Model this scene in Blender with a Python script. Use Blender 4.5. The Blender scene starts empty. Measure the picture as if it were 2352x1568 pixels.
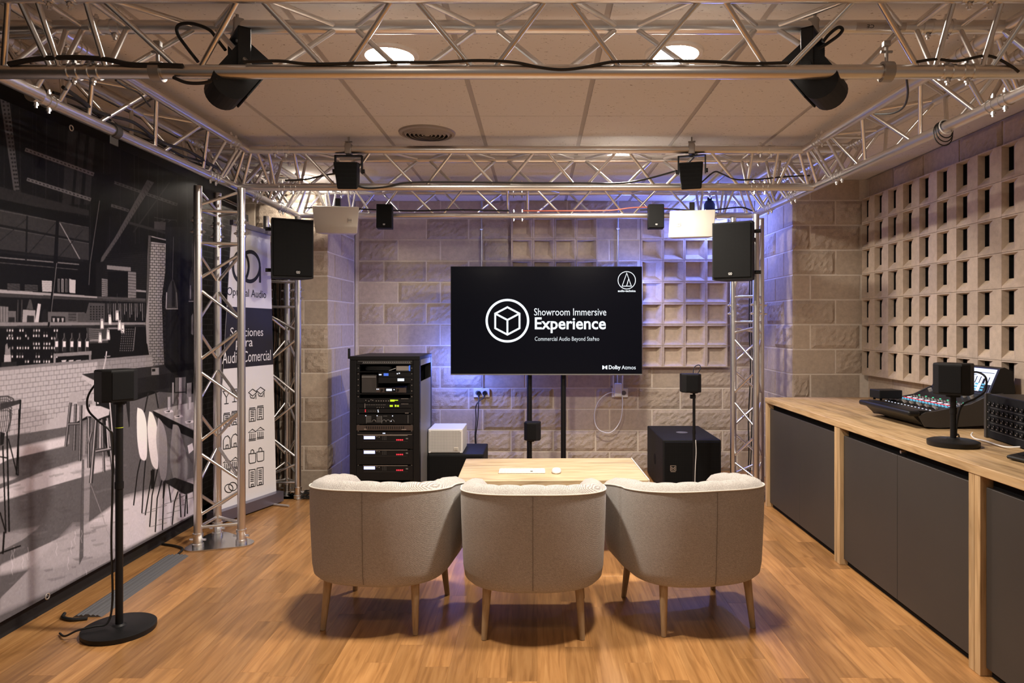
import bpy, bmesh, math, random
import numpy as np
from mathutils import Vector, Matrix, Euler

random.seed(7)
rng = np.random.default_rng(7)
PI = math.pi
SC = bpy.context.scene
COL = SC.collection

# ------------------------------------------------------------------ camera
F, CX, CY, CH = 1568.0, 1235.0, 745.0, 1.38     # focal length in px, principal point, camera height
cd = bpy.data.cameras.new('camera')
cam = bpy.data.objects.new('camera', cd)
COL.objects.link(cam)
cam.location = (0, 0, CH)
cam.rotation_euler = (PI / 2, 0, 0)
cd.sensor_width = 36.0
cd.lens = 36.0 * F / 2352
cd.shift_x = -(CX - 1176) / 2352
cd.shift_y = (CY - 784) / 2352
cd.clip_start = 0.05
SC.camera = cam

# ------------------------------------------------------------------ world, exposure
w = bpy.data.worlds.new('world'); SC.world = w
w.use_nodes = True
bg = w.node_tree.nodes['Background']
bg.inputs[0].default_value = (1.0, 0.90, 0.82, 1)
bg.inputs[1].default_value = 0.15
SC.view_settings.view_transform = 'Standard'
SC.view_settings.look = 'None'
SC.view_settings.gamma = 1.0
SC.view_settings.use_curve_mapping = False
SC.view_settings.exposure = 0.0
DOWNLIGHT = 530.0
DOWNLIGHT_REAR = 60.0            # radiance of the round ceiling lamps
BLUE_RIGHT = 38.0            # watts of the blue LED cans
BLUE_TV = 20.0

# ------------------------------------------------------------------ materials
def nodes_of(m):
    m.use_nodes = True
    nt = m.node_tree
    return nt, nt.nodes, nt.links, nt.nodes['Principled BSDF']

def mat(name, col, rough=0.5, metal=0.0, emit=None, es=0.0, spec=0.5, var=0.0, scale=20.0, bump=0.0, bscale=60.0, coat=0.0, sheen=0.0, objvar=0.0):
    m = bpy.data.materials.new(name)
    nt, N, L, b = nodes_of(m)
    b.inputs['Base Color'].default_value = (*col, 1)
    b.inputs['Roughness'].default_value = rough
    b.inputs['Metallic'].default_value = metal
    b.inputs['Specular IOR Level'].default_value = spec
    b.inputs['Coat Weight'].default_value = coat
    b.inputs['Sheen Weight'].default_value = sheen
    if emit:
        b.inputs['Emission Color'].default_value = (*emit, 1)
        b.inputs['Emission Strength'].default_value = es
    tc = N.new('ShaderNodeTexCoord')
    if var or objvar:
        nz = N.new('ShaderNodeTexNoise'); nz.inputs['Scale'].default_value = scale; nz.inputs['Detail'].default_value = 4
        L.new(tc.outputs['Object'], nz.inputs['Vector'])
        mr = N.new('ShaderNodeMapRange'); mr.inputs[3].default_value = 1 - var; mr.inputs[4].default_value = 1 + var
        mr.inputs[1].default_value = .3; mr.inputs[2].default_value = .7
        L.new(nz.outputs['Fac'], mr.inputs[0])
        val = mr.outputs[0]
        if objvar:
            oi = N.new('ShaderNodeObjectInfo')
            m2 = N.new('ShaderNodeMapRange'); m2.inputs[3].default_value = 1 - objvar; m2.inputs[4].default_value = 1 + objvar
            L.new(oi.outputs['Random'], m2.inputs[0])
            mm = N.new('ShaderNodeMath'); mm.operation = 'MULTIPLY'
            L.new(val, mm.inputs[0]); L.new(m2.outputs[0], mm.inputs[1]); val = mm.outputs[0]
        hs = N.new('ShaderNodeHueSaturation'); hs.inputs['Color'].default_value = (*col, 1)
        L.new(val, hs.inputs['Value']); L.new(hs.outputs[0], b.inputs['Base Color'])
    if bump:
        n2 = N.new('ShaderNodeTexNoise'); n2.inputs['Scale'].default_value = bscale; n2.inputs['Detail'].default_value = 6
        L.new(tc.outputs['Object'], n2.inputs['Vector'])
        bp = N.new('ShaderNodeBump'); bp.inputs['Strength'].default_value = bump; bp.inputs['Distance'].default_value = 0.01
        L.new(n2.outputs['Fac'], bp.inputs['Height']); L.new(bp.outputs[0], b.inputs['Normal'])
    return m

def wood(name, dark, mid, light, axis=1, gs=(70, 5, 70), objvar=0.12, rough=0.42, streak=0.0, coat=0.0):
    m = bpy.data.materials.new(name)
    nt, N, L, b = nodes_of(m)
    tc = N.new('ShaderNodeTexCoord'); oi = N.new('ShaderNodeObjectInfo')
    mp = N.new('ShaderNodeMapping'); mp.inputs['Scale'].default_value = gs
    ad = N.new('ShaderNodeVectorMath'); ad.operation = 'ADD'
    sc = N.new('ShaderNodeVectorMath'); sc.operation = 'SCALE'; sc.inputs['Scale'].default_value = 37.0
    cb = N.new('ShaderNodeCombineXYZ')
    for i in range(3): L.new(oi.outputs['Random'], cb.inputs[i])
    L.new(cb.outputs[0], sc.inputs[0])
    L.new(tc.outputs['Object'], ad.inputs[0]); L.new(sc.outputs[0], ad.inputs[1])
    L.new(ad.outputs[0], mp.inputs['Vector'])
    nz = N.new('ShaderNodeTexNoise'); nz.inputs['Scale'].default_value = 1.0; nz.inputs['Detail'].default_value = 6; nz.inputs['Distortion'].default_value = 0.6
    L.new(mp.outputs[0], nz.inputs['Vector'])
    cr = N.new('ShaderNodeValToRGB')
    e = cr.color_ramp.elements
    e[0].position = .30; e[0].color = (*dark, 1); e[1].position = .72; e[1].color = (*light, 1)
    k = e.new(.5); k.color = (*mid, 1)
    L.new(nz.outputs['Fac'], cr.inputs[0])
    out = cr.outputs[0]
    if streak:
        mp2 = N.new('ShaderNodeMapping'); mp2.inputs['Scale'].default_value = [g * .28 for g in gs]
        L.new(ad.outputs[0], mp2.inputs['Vector'])
        n2 = N.new('ShaderNodeTexNoise'); n2.inputs['Scale'].default_value = 1.0; n2.inputs['Detail'].default_value = 3
        L.new(mp2.outputs[0], n2.inputs['Vector'])
        c2 = N.new('ShaderNodeValToRGB'); c2.color_ramp.elements[0].position = .34; c2.color_ramp.elements[1].position = .46
        c2.color_ramp.elements[0].color = (1 - streak,) * 3 + (1,); c2.color_ramp.elements[1].color = (1, 1, 1, 1)
        L.new(n2.outputs['Fac'], c2.inputs[0])
        mx = N.new('ShaderNodeMix'); mx.data_type = 'RGBA'; mx.blend_type = 'MULTIPLY'; mx.inputs[0].default_value = 1
        L.new(out, mx.inputs[6]); L.new(c2.outputs[0], mx.inputs[7]); out = mx.outputs[2]
    mr = N.new('ShaderNodeMapRange'); mr.inputs[3].default_value = 1 - objvar; mr.inputs[4].default_value = 1 + objvar
    L.new(oi.outputs['Random'], mr.inputs[0])
    hs = N.new('ShaderNodeHueSaturation'); L.new(mr.outputs[0], hs.inputs['Value']); L.new(out, hs.inputs['Color'])
    L.new(hs.outputs[0], b.inputs['Base Color'])
    b.inputs['Roughness'].default_value = rough
    b.inputs['Coat Weight'].default_value = coat; b.inputs['Coat Roughness'].default_value = .25
    bp = N.new('ShaderNodeBump'); bp.inputs['Strength'].default_value = .08; bp.inputs['Distance'].default_value = .002
    L.new(nz.outputs['Fac'], bp.inputs['Height']); L.new(bp.outputs[0], b.inputs['Normal'])
    return m

def fabric(name, a, bcol):
    m = bpy.data.materials.new(name)
    nt, N, L, b = nodes_of(m)
    tc = N.new('ShaderNodeTexCoord')
    mp = N.new('ShaderNodeMapping'); mp.inputs['Scale'].default_value = (1, 1, 1.5); mp.inputs['Rotation'].default_value = (0, .7, .3)
    L.new(tc.outputs['Object'], mp.inputs['Vector'])
    wv = N.new('ShaderNodeTexWave'); wv.inputs['Scale'].default_value = 75; wv.inputs['Distortion'].default_value = 3; wv.inputs['Detail'].default_value = 2; wv.inputs['Detail Scale'].default_value = 3
    L.new(mp.outputs[0], wv.inputs['Vector'])
    mp2 = N.new('ShaderNodeMapping'); mp2.inputs['Scale'].default_value = (60, 60, 220)
    L.new(tc.outputs['Object'], mp2.inputs['Vector'])
    nz = N.new('ShaderNodeTexNoise'); nz.inputs['Scale'].default_value = 1.5; nz.inputs['Detail'].default_value = 4
    L.new(mp2.outputs[0], nz.inputs['Vector'])
    mx = N.new('ShaderNodeMath'); mx.operation = 'ADD'
    L.new(wv.outputs['Fac'], mx.inputs[0]); L.new(nz.outputs['Fac'], mx.inputs[1])
    cr = N.new('ShaderNodeValToRGB')
    cr.color_ramp.elements[0].position = .35; cr.color_ramp.elements[0].color = (*a, 1)
    cr.color_ramp.elements[1].position = .95; cr.color_ramp.elements[1].color = (*bcol, 1)
    hf = N.new('ShaderNodeMath'); hf.operation = 'MULTIPLY'; hf.inputs[1].default_value = .62
    L.new(mx.outputs[0], hf.inputs[0]); L.new(hf.outputs[0], cr.inputs[0])
    L.new(cr.outputs[0], b.inputs['Base Color'])
    b.inputs['Roughness'].default_value = .95; b.inputs['Specular IOR Level'].default_value = .15
    b.inputs['Sheen Weight'].default_value = .25
    bp = N.new('ShaderNodeBump'); bp.inputs['Strength'].default_value = .25; bp.inputs['Distance'].default_value = .002
    L.new(mx.outputs[0], bp.inputs['Height']); L.new(bp.outputs[0], b.inputs['Normal'])
    return m

def blockmat(name, col, rough_bump):
    m = bpy.data.materials.new(name)
    nt, N, L, b = nodes_of(m)
    tc = N.new('ShaderNodeTexCoord'); oi = N.new('ShaderNodeObjectInfo'); ge = N.new('ShaderNodeNewGeometry')
    nz = N.new('ShaderNodeTexNoise'); nz.inputs['Scale'].default_value = 26; nz.inputs['Detail'].default_value = 8; nz.inputs['Roughness'].default_value = .65
    L.new(ge.outputs['Position'], nz.inputs['Vector'])
    n2 = N.new('ShaderNodeTexNoise'); n2.inputs['Scale'].default_value = 85; n2.inputs['Detail'].default_value = 8; n2.inputs['Roughness'].default_value = .7
    L.new(ge.outputs['Position'], n2.inputs['Vector'])
    mr = N.new('ShaderNodeMapRange'); mr.inputs[1].default_value = .3; mr.inputs[2].default_value = .7; mr.inputs[3].default_value = .86; mr.inputs[4].default_value = 1.12
    L.new(nz.outputs['Fac'], mr.inputs[0])
    m2 = N.new('ShaderNodeMapRange'); m2.inputs[3].default_value = .9; m2.inputs[4].default_value = 1.1
    L.new(oi.outputs['Random'], m2.inputs[0])
    mm = N.new('ShaderNodeMath'); mm.operation = 'MULTIPLY'; L.new(mr.outputs[0], mm.inputs[0]); L.new(m2.outputs[0], mm.inputs[1])
    hs = N.new('ShaderNodeHueSaturation'); hs.inputs['Color'].default_value = (*col, 1); L.new(mm.outputs[0], hs.inputs['Value'])
    L.new(hs.outputs[0], b.inputs['Base Color'])
    b.inputs['Roughness'].default_value = .95; b.inputs['Specular IOR Level'].default_value = .1
    ma = N.new('ShaderNodeMath'); ma.operation = 'ADD'; L.new(nz.outputs['Fac'], ma.inputs[0]); L.new(n2.outputs['Fac'], ma.inputs[1])
    bp = N.new('ShaderNodeBump'); bp.inputs['Strength'].default_value = rough_bump; bp.inputs['Distance'].default_value = .009
    L.new(ma.outputs[0], bp.inputs['Height']); L.new(bp.outputs[0], b.inputs['Normal'])
    return m

def tilemat():
    m = bpy.data.materials.new('mineral_tile')
    nt, N, L, b = nodes_of(m)
    ge = N.new('ShaderNodeNewGeometry')
    mp = N.new('ShaderNodeMapping'); mp.inputs['Scale'].default_value = (60, 110, 1)
    L.new(ge.outputs['Position'], mp.inputs['Vector'])
    nz = N.new('ShaderNodeTexNoise'); nz.inputs['Scale'].default_value = 1; nz.inputs['Detail'].default_value = 3
    L.new(mp.outputs[0], nz.inputs['Vector'])
    cr = N.new('ShaderNodeValToRGB')
    cr.color_ramp.elements[0].position = .27; cr.color_ramp.elements[0].color = (.22, .18, .15, 1)
    cr.color_ramp.elements[1].position = .34; cr.color_ramp.elements[1].color = (.72, .69, .66, 1)
    L.new(nz.outputs['Fac'], cr.inputs[0]); L.new(cr.outputs[0], b.inputs['Base Color'])
    b.inputs['Roughness'].default_value = .95; b.inputs['Specular IOR Level'].default_value = .1
    return m

def perfmat(name, base, hole, scale):
    m = bpy.data.materials.new(name)
    nt, N, L, b = nodes_of(m)
    tc = N.new('ShaderNodeTexCoord')
    mp = N.new('ShaderNodeMapping'); mp.inputs['Scale'].default_value = (scale, scale, scale)
    L.new(tc.outputs['Object'], mp.inputs['Vector'])
    vo = N.new('ShaderNodeTexVoronoi'); vo.inputs['Scale'].default_value = 1; vo.inputs['Randomness'].default_value = 0
    L.new(mp.outputs[0], vo.inputs['Vector'])
    cr = N.new('ShaderNodeValToRGB')
    cr.color_ramp.elements[0].position = .30; cr.color_ramp.elements[0].color = (*hole, 1)
    cr.color_ramp.elements[1].position = .42; cr.color_ramp.elements[1].color = (*base, 1)
    L.new(vo.outputs['Distance'], cr.inputs[0]); L.new(cr.outputs[0], b.inputs['Base Color'])
    b.inputs['Roughness'].default_value = .7; b.inputs['Specular IOR Level'].default_value = .12
    return m

M = {}
M['alu'] = mat('truss_aluminium', (.78, .76, .74), .33, 1.0, var=.06, scale=8)
M['alu2'] = mat('coupler_aluminium', (.80, .79, .78), .32, 1.0)
M['cast'] = mat('cast_clamp_metal', (.42, .40, .38), .5, 1.0)
M['steel'] = mat('polished_steel_plate', (.62, .62, .62), .25, 1.0)
M['black'] = mat('black_plastic', (.007, .007, .0075), .45, spec=.3, bump=.05, bscale=300)
M['blackpaint'] = mat('black_paint', (.007, .007, .0075), .65, spec=.3, bump=.15, bscale=400)
M['blackmatte'] = mat('matte_black', (.008, .008, .009), .9, spec=.2)
M['cable'] = mat('cable_rubber', (.01, .01, .01), .5)
M['cablebrown'] = mat('cable_brown', (.12, .07, .045), .5)
M['cablewhite'] = mat('cable_white', (.75, .74, .72), .45)
M['cablered'] = mat('cable_red', (.5, .12, .07), .5)
M['white'] = mat('white_plastic', (.78, .76, .73), .4)
M['offwhite'] = mat('cream_paint', (.74, .69, .60), .55)
M['white_perf'] = perfmat('white_grille', (.62, .60, .57), (.07, .07, .07), 105)
M['black_perf'] = perfmat('black_grille', (.008, .008, .0085), (.003, .003, .003), 130)
M['steel_perf'] = perfmat('speaker_steel_grille', (.009, .009, .009), (.003, .003, .003), 110)
M['grey'] = mat('grey_plastic', (.16, .155, .15), .5)
M['greydark'] = mat('charcoal_door_laminate', (.042, .037, .034), .5, var=.05, scale=3)
M['greytrim'] = mat('grey_panel_edge', (.30, .28, .27), .45)
M['ribbed'] = mat('grey_rubber', (.10, .10, .105), .7)
M['tile'] = tilemat()
M['tgrid'] = mat('ceiling_grid', (.45, .42, .40), .6)
M['diffuser_metal'] = mat('air_diffuser_metal', (.33, .29, .26), .5)
M['block'] = blockmat('split_face_block', (.53, .43, .338), .8)
M['blocksmooth'] = blockmat('smooth_block', (.50, .408, .32), .2)
M['concrete'] = blockmat('breeze_block_concrete', (.53, .425, .33), .14)
M['mortar'] = mat('mortar', (.70, .615, .52), .95, var=.06, scale=40)
M['floorplank'] = wood('oak_laminate', (.29, .135, .044), (.405, .198, .068), (.50, .262, .098), gs=(52, 3.6, 52), objvar=.24, rough=.31, coat=.12, streak=.16)
M['oak'] = wood('oak_worktop', (.36, .225, .105), (.52, .345, .175), (.60, .42, .235), gs=(55, 5, 55), objvar=.02, rough=.5, streak=.35)
M['oakv'] = wood('oak_panel_upright', (.38, .24, .115), (.54, .36, .185), (.60, .42, .235), gs=(55, 55, 4), objvar=.03, rough=.5, streak=.25)
M['oaktable'] = wood('light_oak_table', (.42, .29, .15), (.59, .44, .26), (.66, .51, .33), gs=(5, 55, 55), objvar=.02, rough=.45, streak=.3)
M['leg'] = wood('beech_leg', (.30, .20, .11), (.40, .275, .155), (.46, .33, .19), gs=(60, 60, 8), objvar=.04, rough=.45)
M['fabric'] = fabric('beige_weave', (.25, .225, .203), (.57, .532, .495))
M['piping'] = mat('cream_piping', (.60, .555, .49), .9)
M['seam'] = mat('dark_seam', (.22, .19, .16), .9)
M['underside'] = mat('black_underlining', (.02, .018, .016), .9)
M['wallblack'] = mat('black_wall_paint', (.010, .009, .009), .8)
M['wallbrown'] = mat('dark_brown_wall', (.055, .042, .034), .9, bump=.2)
M['print_white'] = mat('banner_white', (.84, .82, .85), .55)
M['print_dark'] = mat('banner_dark', (.016, .014, .020), .6)
M['print_ink'] = mat('banner_ink', (.02, .02, .022), .6)
M['banner_base'] = mat('violet_grey_anodised', (.22, .21, .29), .35, .7)
M['screen'] = mat('display_glass', (.003, .003, .005), .2, emit=(.25, .3, .6), es=.004, spec=.12)
M['glow'] = mat('display_white', (.02, .02, .02), .4, emit=(.86, .93, 1.0), es=1.15)
M['glowdim'] = mat('display_white_thin', (.02, .02, .02), .4, emit=(.86, .93, 1.0), es=.8)
M['lamp'] = mat('lamp_diffuser', (.9, .9, .9), .4, emit=(1.0, .90, .78), es=DOWNLIGHT)
M['lamp_rear'] = mat('lamp_diffuser_dimmed', (.9, .9, .9), .4, emit=(1.0, .84, .68), es=DOWNLIGHT_REAR)
M['lampring'] = mat('lamp_ring_white', (.8, .78, .75), .4)
M['led_blue'] = mat('led_blue_lens', (.1, .1, .2), .3, emit=(.12, .22, 1.0), es=6)
M['lcd_blue'] = mat('lcd_blue_white', (.05, .05, .1), .3, emit=(.50, .53, 1.0), es=2.0)
M['lcd_white'] = mat('lcd_white', (.05, .05, .1), .3, emit=(.75, .82, 1.0), es=1.3)
M['lcd_deep'] = mat('lcd_deep_blue', (.02, .02, .1), .3, emit=(.08, .2, .8), es=.9)
M['lcd_yellow'] = mat('lcd_yellow', (.05, .05, .01), .3, emit=(.55, .75, .02), es=1.2)
M['led_red'] = mat('led_red', (.1, .01, .01), .3, emit=(1.0, .03, .05), es=2.0)
M['led_green'] = mat('led_green', (.01, .1, .05), .3, emit=(.1, .8, .4), es=1.0)
M['led_cyan'] = mat('led_cyan', (.01, .1, .1), .3, emit=(.15, .5, .75), es=.9)
M['led_white'] = mat('led_white', (.1, .1, .1), .3, emit=(.8, .85, 1.0), es=1.2)
M['silver'] = mat('silver_box', (.55, .50, .46), .35, .6)
M['brownmetal'] = mat('bronze_fascia', (.10, .075, .065), .4, .4)
M['conduit'] = mat('galvanised_conduit', (.55, .56, .60), .35, .9)
M['yellowgreen'] = mat('yellow_marker', (.45, .55, .03), .5)
M['bluemark'] = mat('blue_tape', (.02, .16, .5), .5)

# ------------------------------------------------------------------ mesh helpers
class MB:
    def __init__(s): s.v = []; s.f = []
    def add(s, vs, fs):
        o = len(s.v); s.v += [tuple(v) for v in vs]; s.f += [tuple(i + o for i in f) for f in fs]; return s
    def box(s, x0, x1, y0, y1, z0, z1):
        return s.add([(x0, y0, z0), (x1, y0, z0), (x1, y1, z0), (x0, y1, z0), (x0, y0, z1), (x1, y0, z1), (x1, y1, z1), (x0, y1, z1)],
                     [(0, 3, 2, 1), (4, 5, 6, 7), (0, 1, 5, 4), (1, 2, 6, 5), (2, 3, 7, 6), (3, 0, 4, 7)])
    def cbox(s, c, d):
        return s.box(c[0] - d[0] / 2, c[0] + d[0] / 2, c[1] - d[1] / 2, c[1] + d[1] / 2, c[2] - d[2] / 2, c[2] + d[2] / 2)
    def rbox(s, x0, x1, y0, y1, z0, z1, r=.01, seg=2):
        bm = bmesh.new()
        bmesh.ops.create_cube(bm, size=1)
        bmesh.ops.scale(bm, vec=(x1 - x0, y1 - y0, z1 - z0), verts=bm.verts)
        bmesh.ops.translate(bm, vec=((x0 + x1) / 2, (y0 + y1) / 2, (z0 + z1) / 2), verts=bm.verts)
        bmesh.ops.bevel(bm, geom=list(bm.edges), offset=r, segments=seg, profile=.5, affect='EDGES')
        bm.verts.index_update()
        s.add([v.co[:] for v in bm.verts], [[v.index for v in f.verts] for f in bm.faces]); bm.free(); return s
    def cyl(s, p, q, r, r2=None, n=16, caps=True):
        p = Vector(p); q = Vector(q); r2 = r if r2 is None else r2
        d = (q - p).normalized(); a = d.orthogonal().normalized(); b = d.cross(a)
        vs = []
        for k in range(n):
            t = 2 * PI * k / n; e = a * math.cos(t) + b * math.sin(t)
            vs.append(p + e * r)
        for k in range(n):
            t = 2 * PI * k / n; e = a * math.cos(t) + b * math.sin(t)
            vs.append(q + e * r2)
        fs = [(k, (k + 1) % n, n + (k + 1) % n, n + k) for k in range(n)]
        if caps: fs += [tuple(range(n))[::-1], tuple(range(n, 2 * n))]
        return s.add(vs, fs)
    def tube(s, pts, r, n=8, closed=False):
        pts = [Vector(p) for p in pts]; m = len(pts)
        vs = []; prev = None
        for i, p in enumerate(pts):
            if closed: t = (pts[(i + 1) % m] - pts[i - 1])
            else: t = pts[min(i + 1, m - 1)] - pts[max(i - 1, 0)]
            t = t.normalized() if t.length > 1e-9 else Vector((0, 0, 1))
            if prev is None: a = t.orthogonal().normalized()
            else:
                a = prev - t * prev.dot(t)
                a = a.normalized() if a.length > 1e-6 else t.orthogonal().normalized()
            prev = a; b = t.cross(a)
            rr = r[i] if isinstance(r, (list, tuple)) else r
            for k in range(n):
                th = 2 * PI * k / n
                vs.append(p + (a * math.cos(th) + b * math.sin(th)) * rr)
        fs = []
        for i in range(m if closed else m - 1):
            j = (i + 1) % m
            for k in range(n):
                fs.append((i * n + k, i * n + (k + 1) % n, j * n + (k + 1) % n, j * n + k))
        if not closed: fs += [tuple(range(n))[::-1], tuple(range((m - 1) * n, m * n))]
        return s.add(vs, fs)
    def lathe(s, prof, n=32, c=(0, 0, 0)):
        vs = []; fs = []; m = len(prof)
        for k in range(n):
            t = 2 * PI * k / n
            for r, z in prof: vs.append((c[0] + r * math.cos(t), c[1] + r * math.sin(t), c[2] + z))
        for k in range(n):
            j = (k + 1) % n
            for i in range(m - 1): fs.append((k * m + i, j * m + i, j * m + i + 1, k * m + i + 1))
        return s.add(vs, fs)
    def prism(s, poly, y0, y1):     # polygon in xz, extruded along y
        n = len(poly)
        vs = [(x, y0, z) for x, z in poly] + [(x, y1, z) for x, z in poly]
        fs = [tuple(range(n)), tuple(range(n, 2 * n))[::-1]] + [(i, n + i, n + (i + 1) % n, (i + 1) % n) for i in range(n)]
        return s.add(vs, fs)
    def prism_z(s, poly, z0, z1):
        n = len(poly)
        vs = [(x, y, z0) for x, y in poly] + [(x, y, z1) for x, y in poly]
        fs = [tuple(range(n))[::-1], tuple(range(n, 2 * n))] + [(i, (i + 1) % n, n + (i + 1) % n, n + i) for i in range(n)]
        return s.add(vs, fs)
    def xf(s, mtx):
        s.v = [tuple(mtx @ Vector(v)) for v in s.v]; return s
    def mesh(s, name, m, smooth=False):
        me = bpy.data.meshes.new(name); me.from_pydata(s.v, [], s.f)
        bm = bmesh.new(); bm.from_mesh(me); bmesh.ops.recalc_face_normals(bm, faces=bm.faces); bm.to_mesh(me); bm.free()
        me.materials.append(m)
        if smooth: finish_smooth(me)
        me.update(); return me

def finish_smooth(me, ang=40):
    me.polygons.foreach_set('use_smooth', [True] * len(me.polygons))
    try: me.set_sharp_from_angle(angle=math.radians(ang))
    except Exception: pass

def obj(name, src, m=None, parent=None, loc=(0, 0, 0), rot=(0, 0, 0), smooth=False, scale=None):
    me = src.mesh(name, m, smooth) if isinstance(src, MB) else src
    o = bpy.data.objects.new(name, me); COL.objects.link(o)
    o.location = loc; o.rotation_euler = rot
    if scale: o.scale = scale
    if parent: o.parent = parent
    return o

def tag(o, label, cat, group=None):
    o['label'] = label; o['category'] = cat
    if group: o['group'] = group
    return o

def thing(name, label, cat, loc=(0, 0, 0), rotz=0, group=None, rot=None):
    o = bpy.data.objects.new(name, None); COL.objects.link(o)
    o.location = loc; o.rotation_euler = rot if rot else (0, 0, rotz)
    o.empty_display_size = .1
    return tag(o, label, cat, group)

def struct(name, src, m=None, **k):
    o = obj(name, src, m, **k); o['kind'] = 'structure'; return o

def at(x, y, Y):
    return Vector(((x - CX) * Y / F, Y, CH + (CY - y) * Y / F))

def smooth_path(pts, per=6):
    P = [Vector(p) for p in pts]
    if len(P) < 3: return P
    Q = [P[0] * 2 - P[1]] + P + [P[-1] * 2 - P[-2]]
    out = []
    for i in range(1, len(Q) - 2):
        a, b, c, d = Q[i - 1], Q[i], Q[i + 1], Q[i + 2]
        for k in range(per):
            t = k / per
            out.append(.5 * ((2 * b) + (c - a) * t + (2 * a - 5 * b + 4 * c - d) * t * t + (3 * b - a - 3 * c + d) * t ** 3))
    out.append(P[-1]); return out

def cable(name, label, pts, r=.006, m='cable', parent=None, cat='cable', group=None, per=6):
    mb = MB().tube(smooth_path(pts, per), r, 7)
    o = obj(name, mb, M[m], parent, smooth=True)
    if label: tag(o, label, cat, group)
    return o

def text_verts(s, bold=0.0):
    cu = bpy.data.curves.new('txt', 'FONT'); cu.body = s; cu.size = 1; cu.offset = bold; cu.resolution_u = 3
    o = bpy.data.objects.new('txt', cu); COL.objects.link(o)
    dg = bpy.context.evaluated_depsgraph_get()
    me = bpy.data.meshes.new_from_object(o.evaluated_get(dg))
    vs = [(v.co.x, v.co.y) for v in me.vertices]; fs = [tuple(p.vertices) for p in me.polygons]
    bpy.data.objects.remove(o); bpy.data.curves.remove(cu); bpy.data.meshes.remove(me)
    xs = [v[0] for v in vs]; ys = [v[1] for v in vs]
    x0, x1, y0, y1 = min(xs), max(xs), min(ys), max(ys)
    return [((x - x0) / (x1 - x0), (y - y0) / (y1 - y0)) for x, y in vs], fs

def letters(v, f):
    """Split the flat text mesh into one (verts, faces) per character."""
    par = list(range(len(v)))
    def find(i):
        while par[i] != i: par[i] = par[par[i]]; i = par[i]
        return i
    for q in f:
        for i in q[1:]: par[find(i)] = find(q[0])
    grp = {}
    for q in f: grp.setdefault(find(q[0]), []).append(q)
    isl = []
    for g in grp.values():
        xs = [v[i][0] for q in g for i in q]; isl.append([min(xs), max(xs), g])
    isl.sort(key=lambda e: e[0] - e[1])
    out = []
    for x0, x1, g in isl:                      # dots join the stem that they stand over
        for o in out:
            if min(x1, o[1]) - max(x0, o[0]) > .6 * (x1 - x0): o[2] = o[2] + g; break
        else: out.append([x0, x1, g])
    out.sort(key=lambda e: e[0])
    res = []
    for x0, x1, g in out:
        ids = sorted({i for q in g for i in q}); mp = {i: n for n, i in enumerate(ids)}
        res.append(([v[i] for i in ids], [tuple(mp[i] for i in q) for q in g]))
    return res

def stroke(pts, wd, closed=False):
    """Flat ribbon along a polyline in 2D: (verts, faces)."""
    P = [Vector((p[0], p[1])) for p in pts]; n = len(P); vs = []; fs = []
    for i in range(n):
        a = P[i - 1] if (closed or i > 0) else P[i]; c = P[(i + 1) % n] if (closed or i < n - 1) else P[i]
        d1 = (P[i] - a); d2 = (c - P[i])
        if d1.length < 1e-9: d1 = d2
        if d2.length < 1e-9: d2 = d1
        d1.normalize(); d2.normalize()
        nrm = Vector((-(d1.y + d2.y), d1.x + d2.x))
        nrm = nrm.normalized() if nrm.length > 1e-6 else Vector((-d1.y, d1.x))
        k = max(.45, abs(nrm.dot(Vector((-d1.y, d1.x)))))
        vs += [tuple(P[i] + nrm * wd / 2 / k), tuple(P[i] - nrm * wd / 2 / k)]
    for i in range(n if closed else n - 1):
        j = (i + 1) % n; fs.append((2 * i, 2 * i + 1, 2 * j + 1, 2 * j))
    return vs, fs

def circ(cx, cy, r, n=40, a0=0, a1=2 * PI):
    full = abs(a1 - a0 - 2 * PI) < 1e-6
    return [(cx + r * math.cos(a0 + (a1 - a0) * k / (n if full else n - 1)), cy + r * math.sin(a0 + (a1 - a0) * k / (n if full else n - 1))) for k in range(n)]

# ================================================================== STRUCTURE
XL, XR, YB, ZC = -2.48, 2.65, 6.45, 2.55
Y0 = -0.6
PLX, PLY = -1.725, 5.62          # left pier corner
PRX, PRY = 2.05, 5.50            # right pier corner

# ---- floor: sub-floor slab and oak laminate planks
floor = struct('floor', MB().box(XL - .1, XR + .1, Y0, YB + .1, -.06, -.008), M['floorplank'])
LENS = [.48, .72, .96, 1.2]
PW = .118
plank_me = {}
for l in LENS:
    mb = MB(); g = .0001; c = .0004
    x, y = PW / 2 - g, l / 2 - g
    mb.add([(-x, -y, -.008), (x, -y, -.008), (x, y, -.008), (-x, y, -.008), (-x, -y, -c), (x, -y, -c), (x, y, -c), (-x, y, -c),
            (-x + c, -y + c, 0), (x - c, -y + c, 0), (x - c, y - c, 0), (-x + c, y - c, 0)],
           [(0, 1, 5, 4), (1, 2, 6, 5), (2, 3, 7, 6), (3, 0, 4, 7), (4, 5, 9, 8), (5, 6, 10, 9), (6, 7, 11, 10), (7, 4, 8, 11), (8, 9, 10, 11)])
    plank_me[l] = mb.mesh('plank', M['floorplank'])
rest = MB()
count = 0
nrow = int((XR - XL) / PW)
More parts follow.
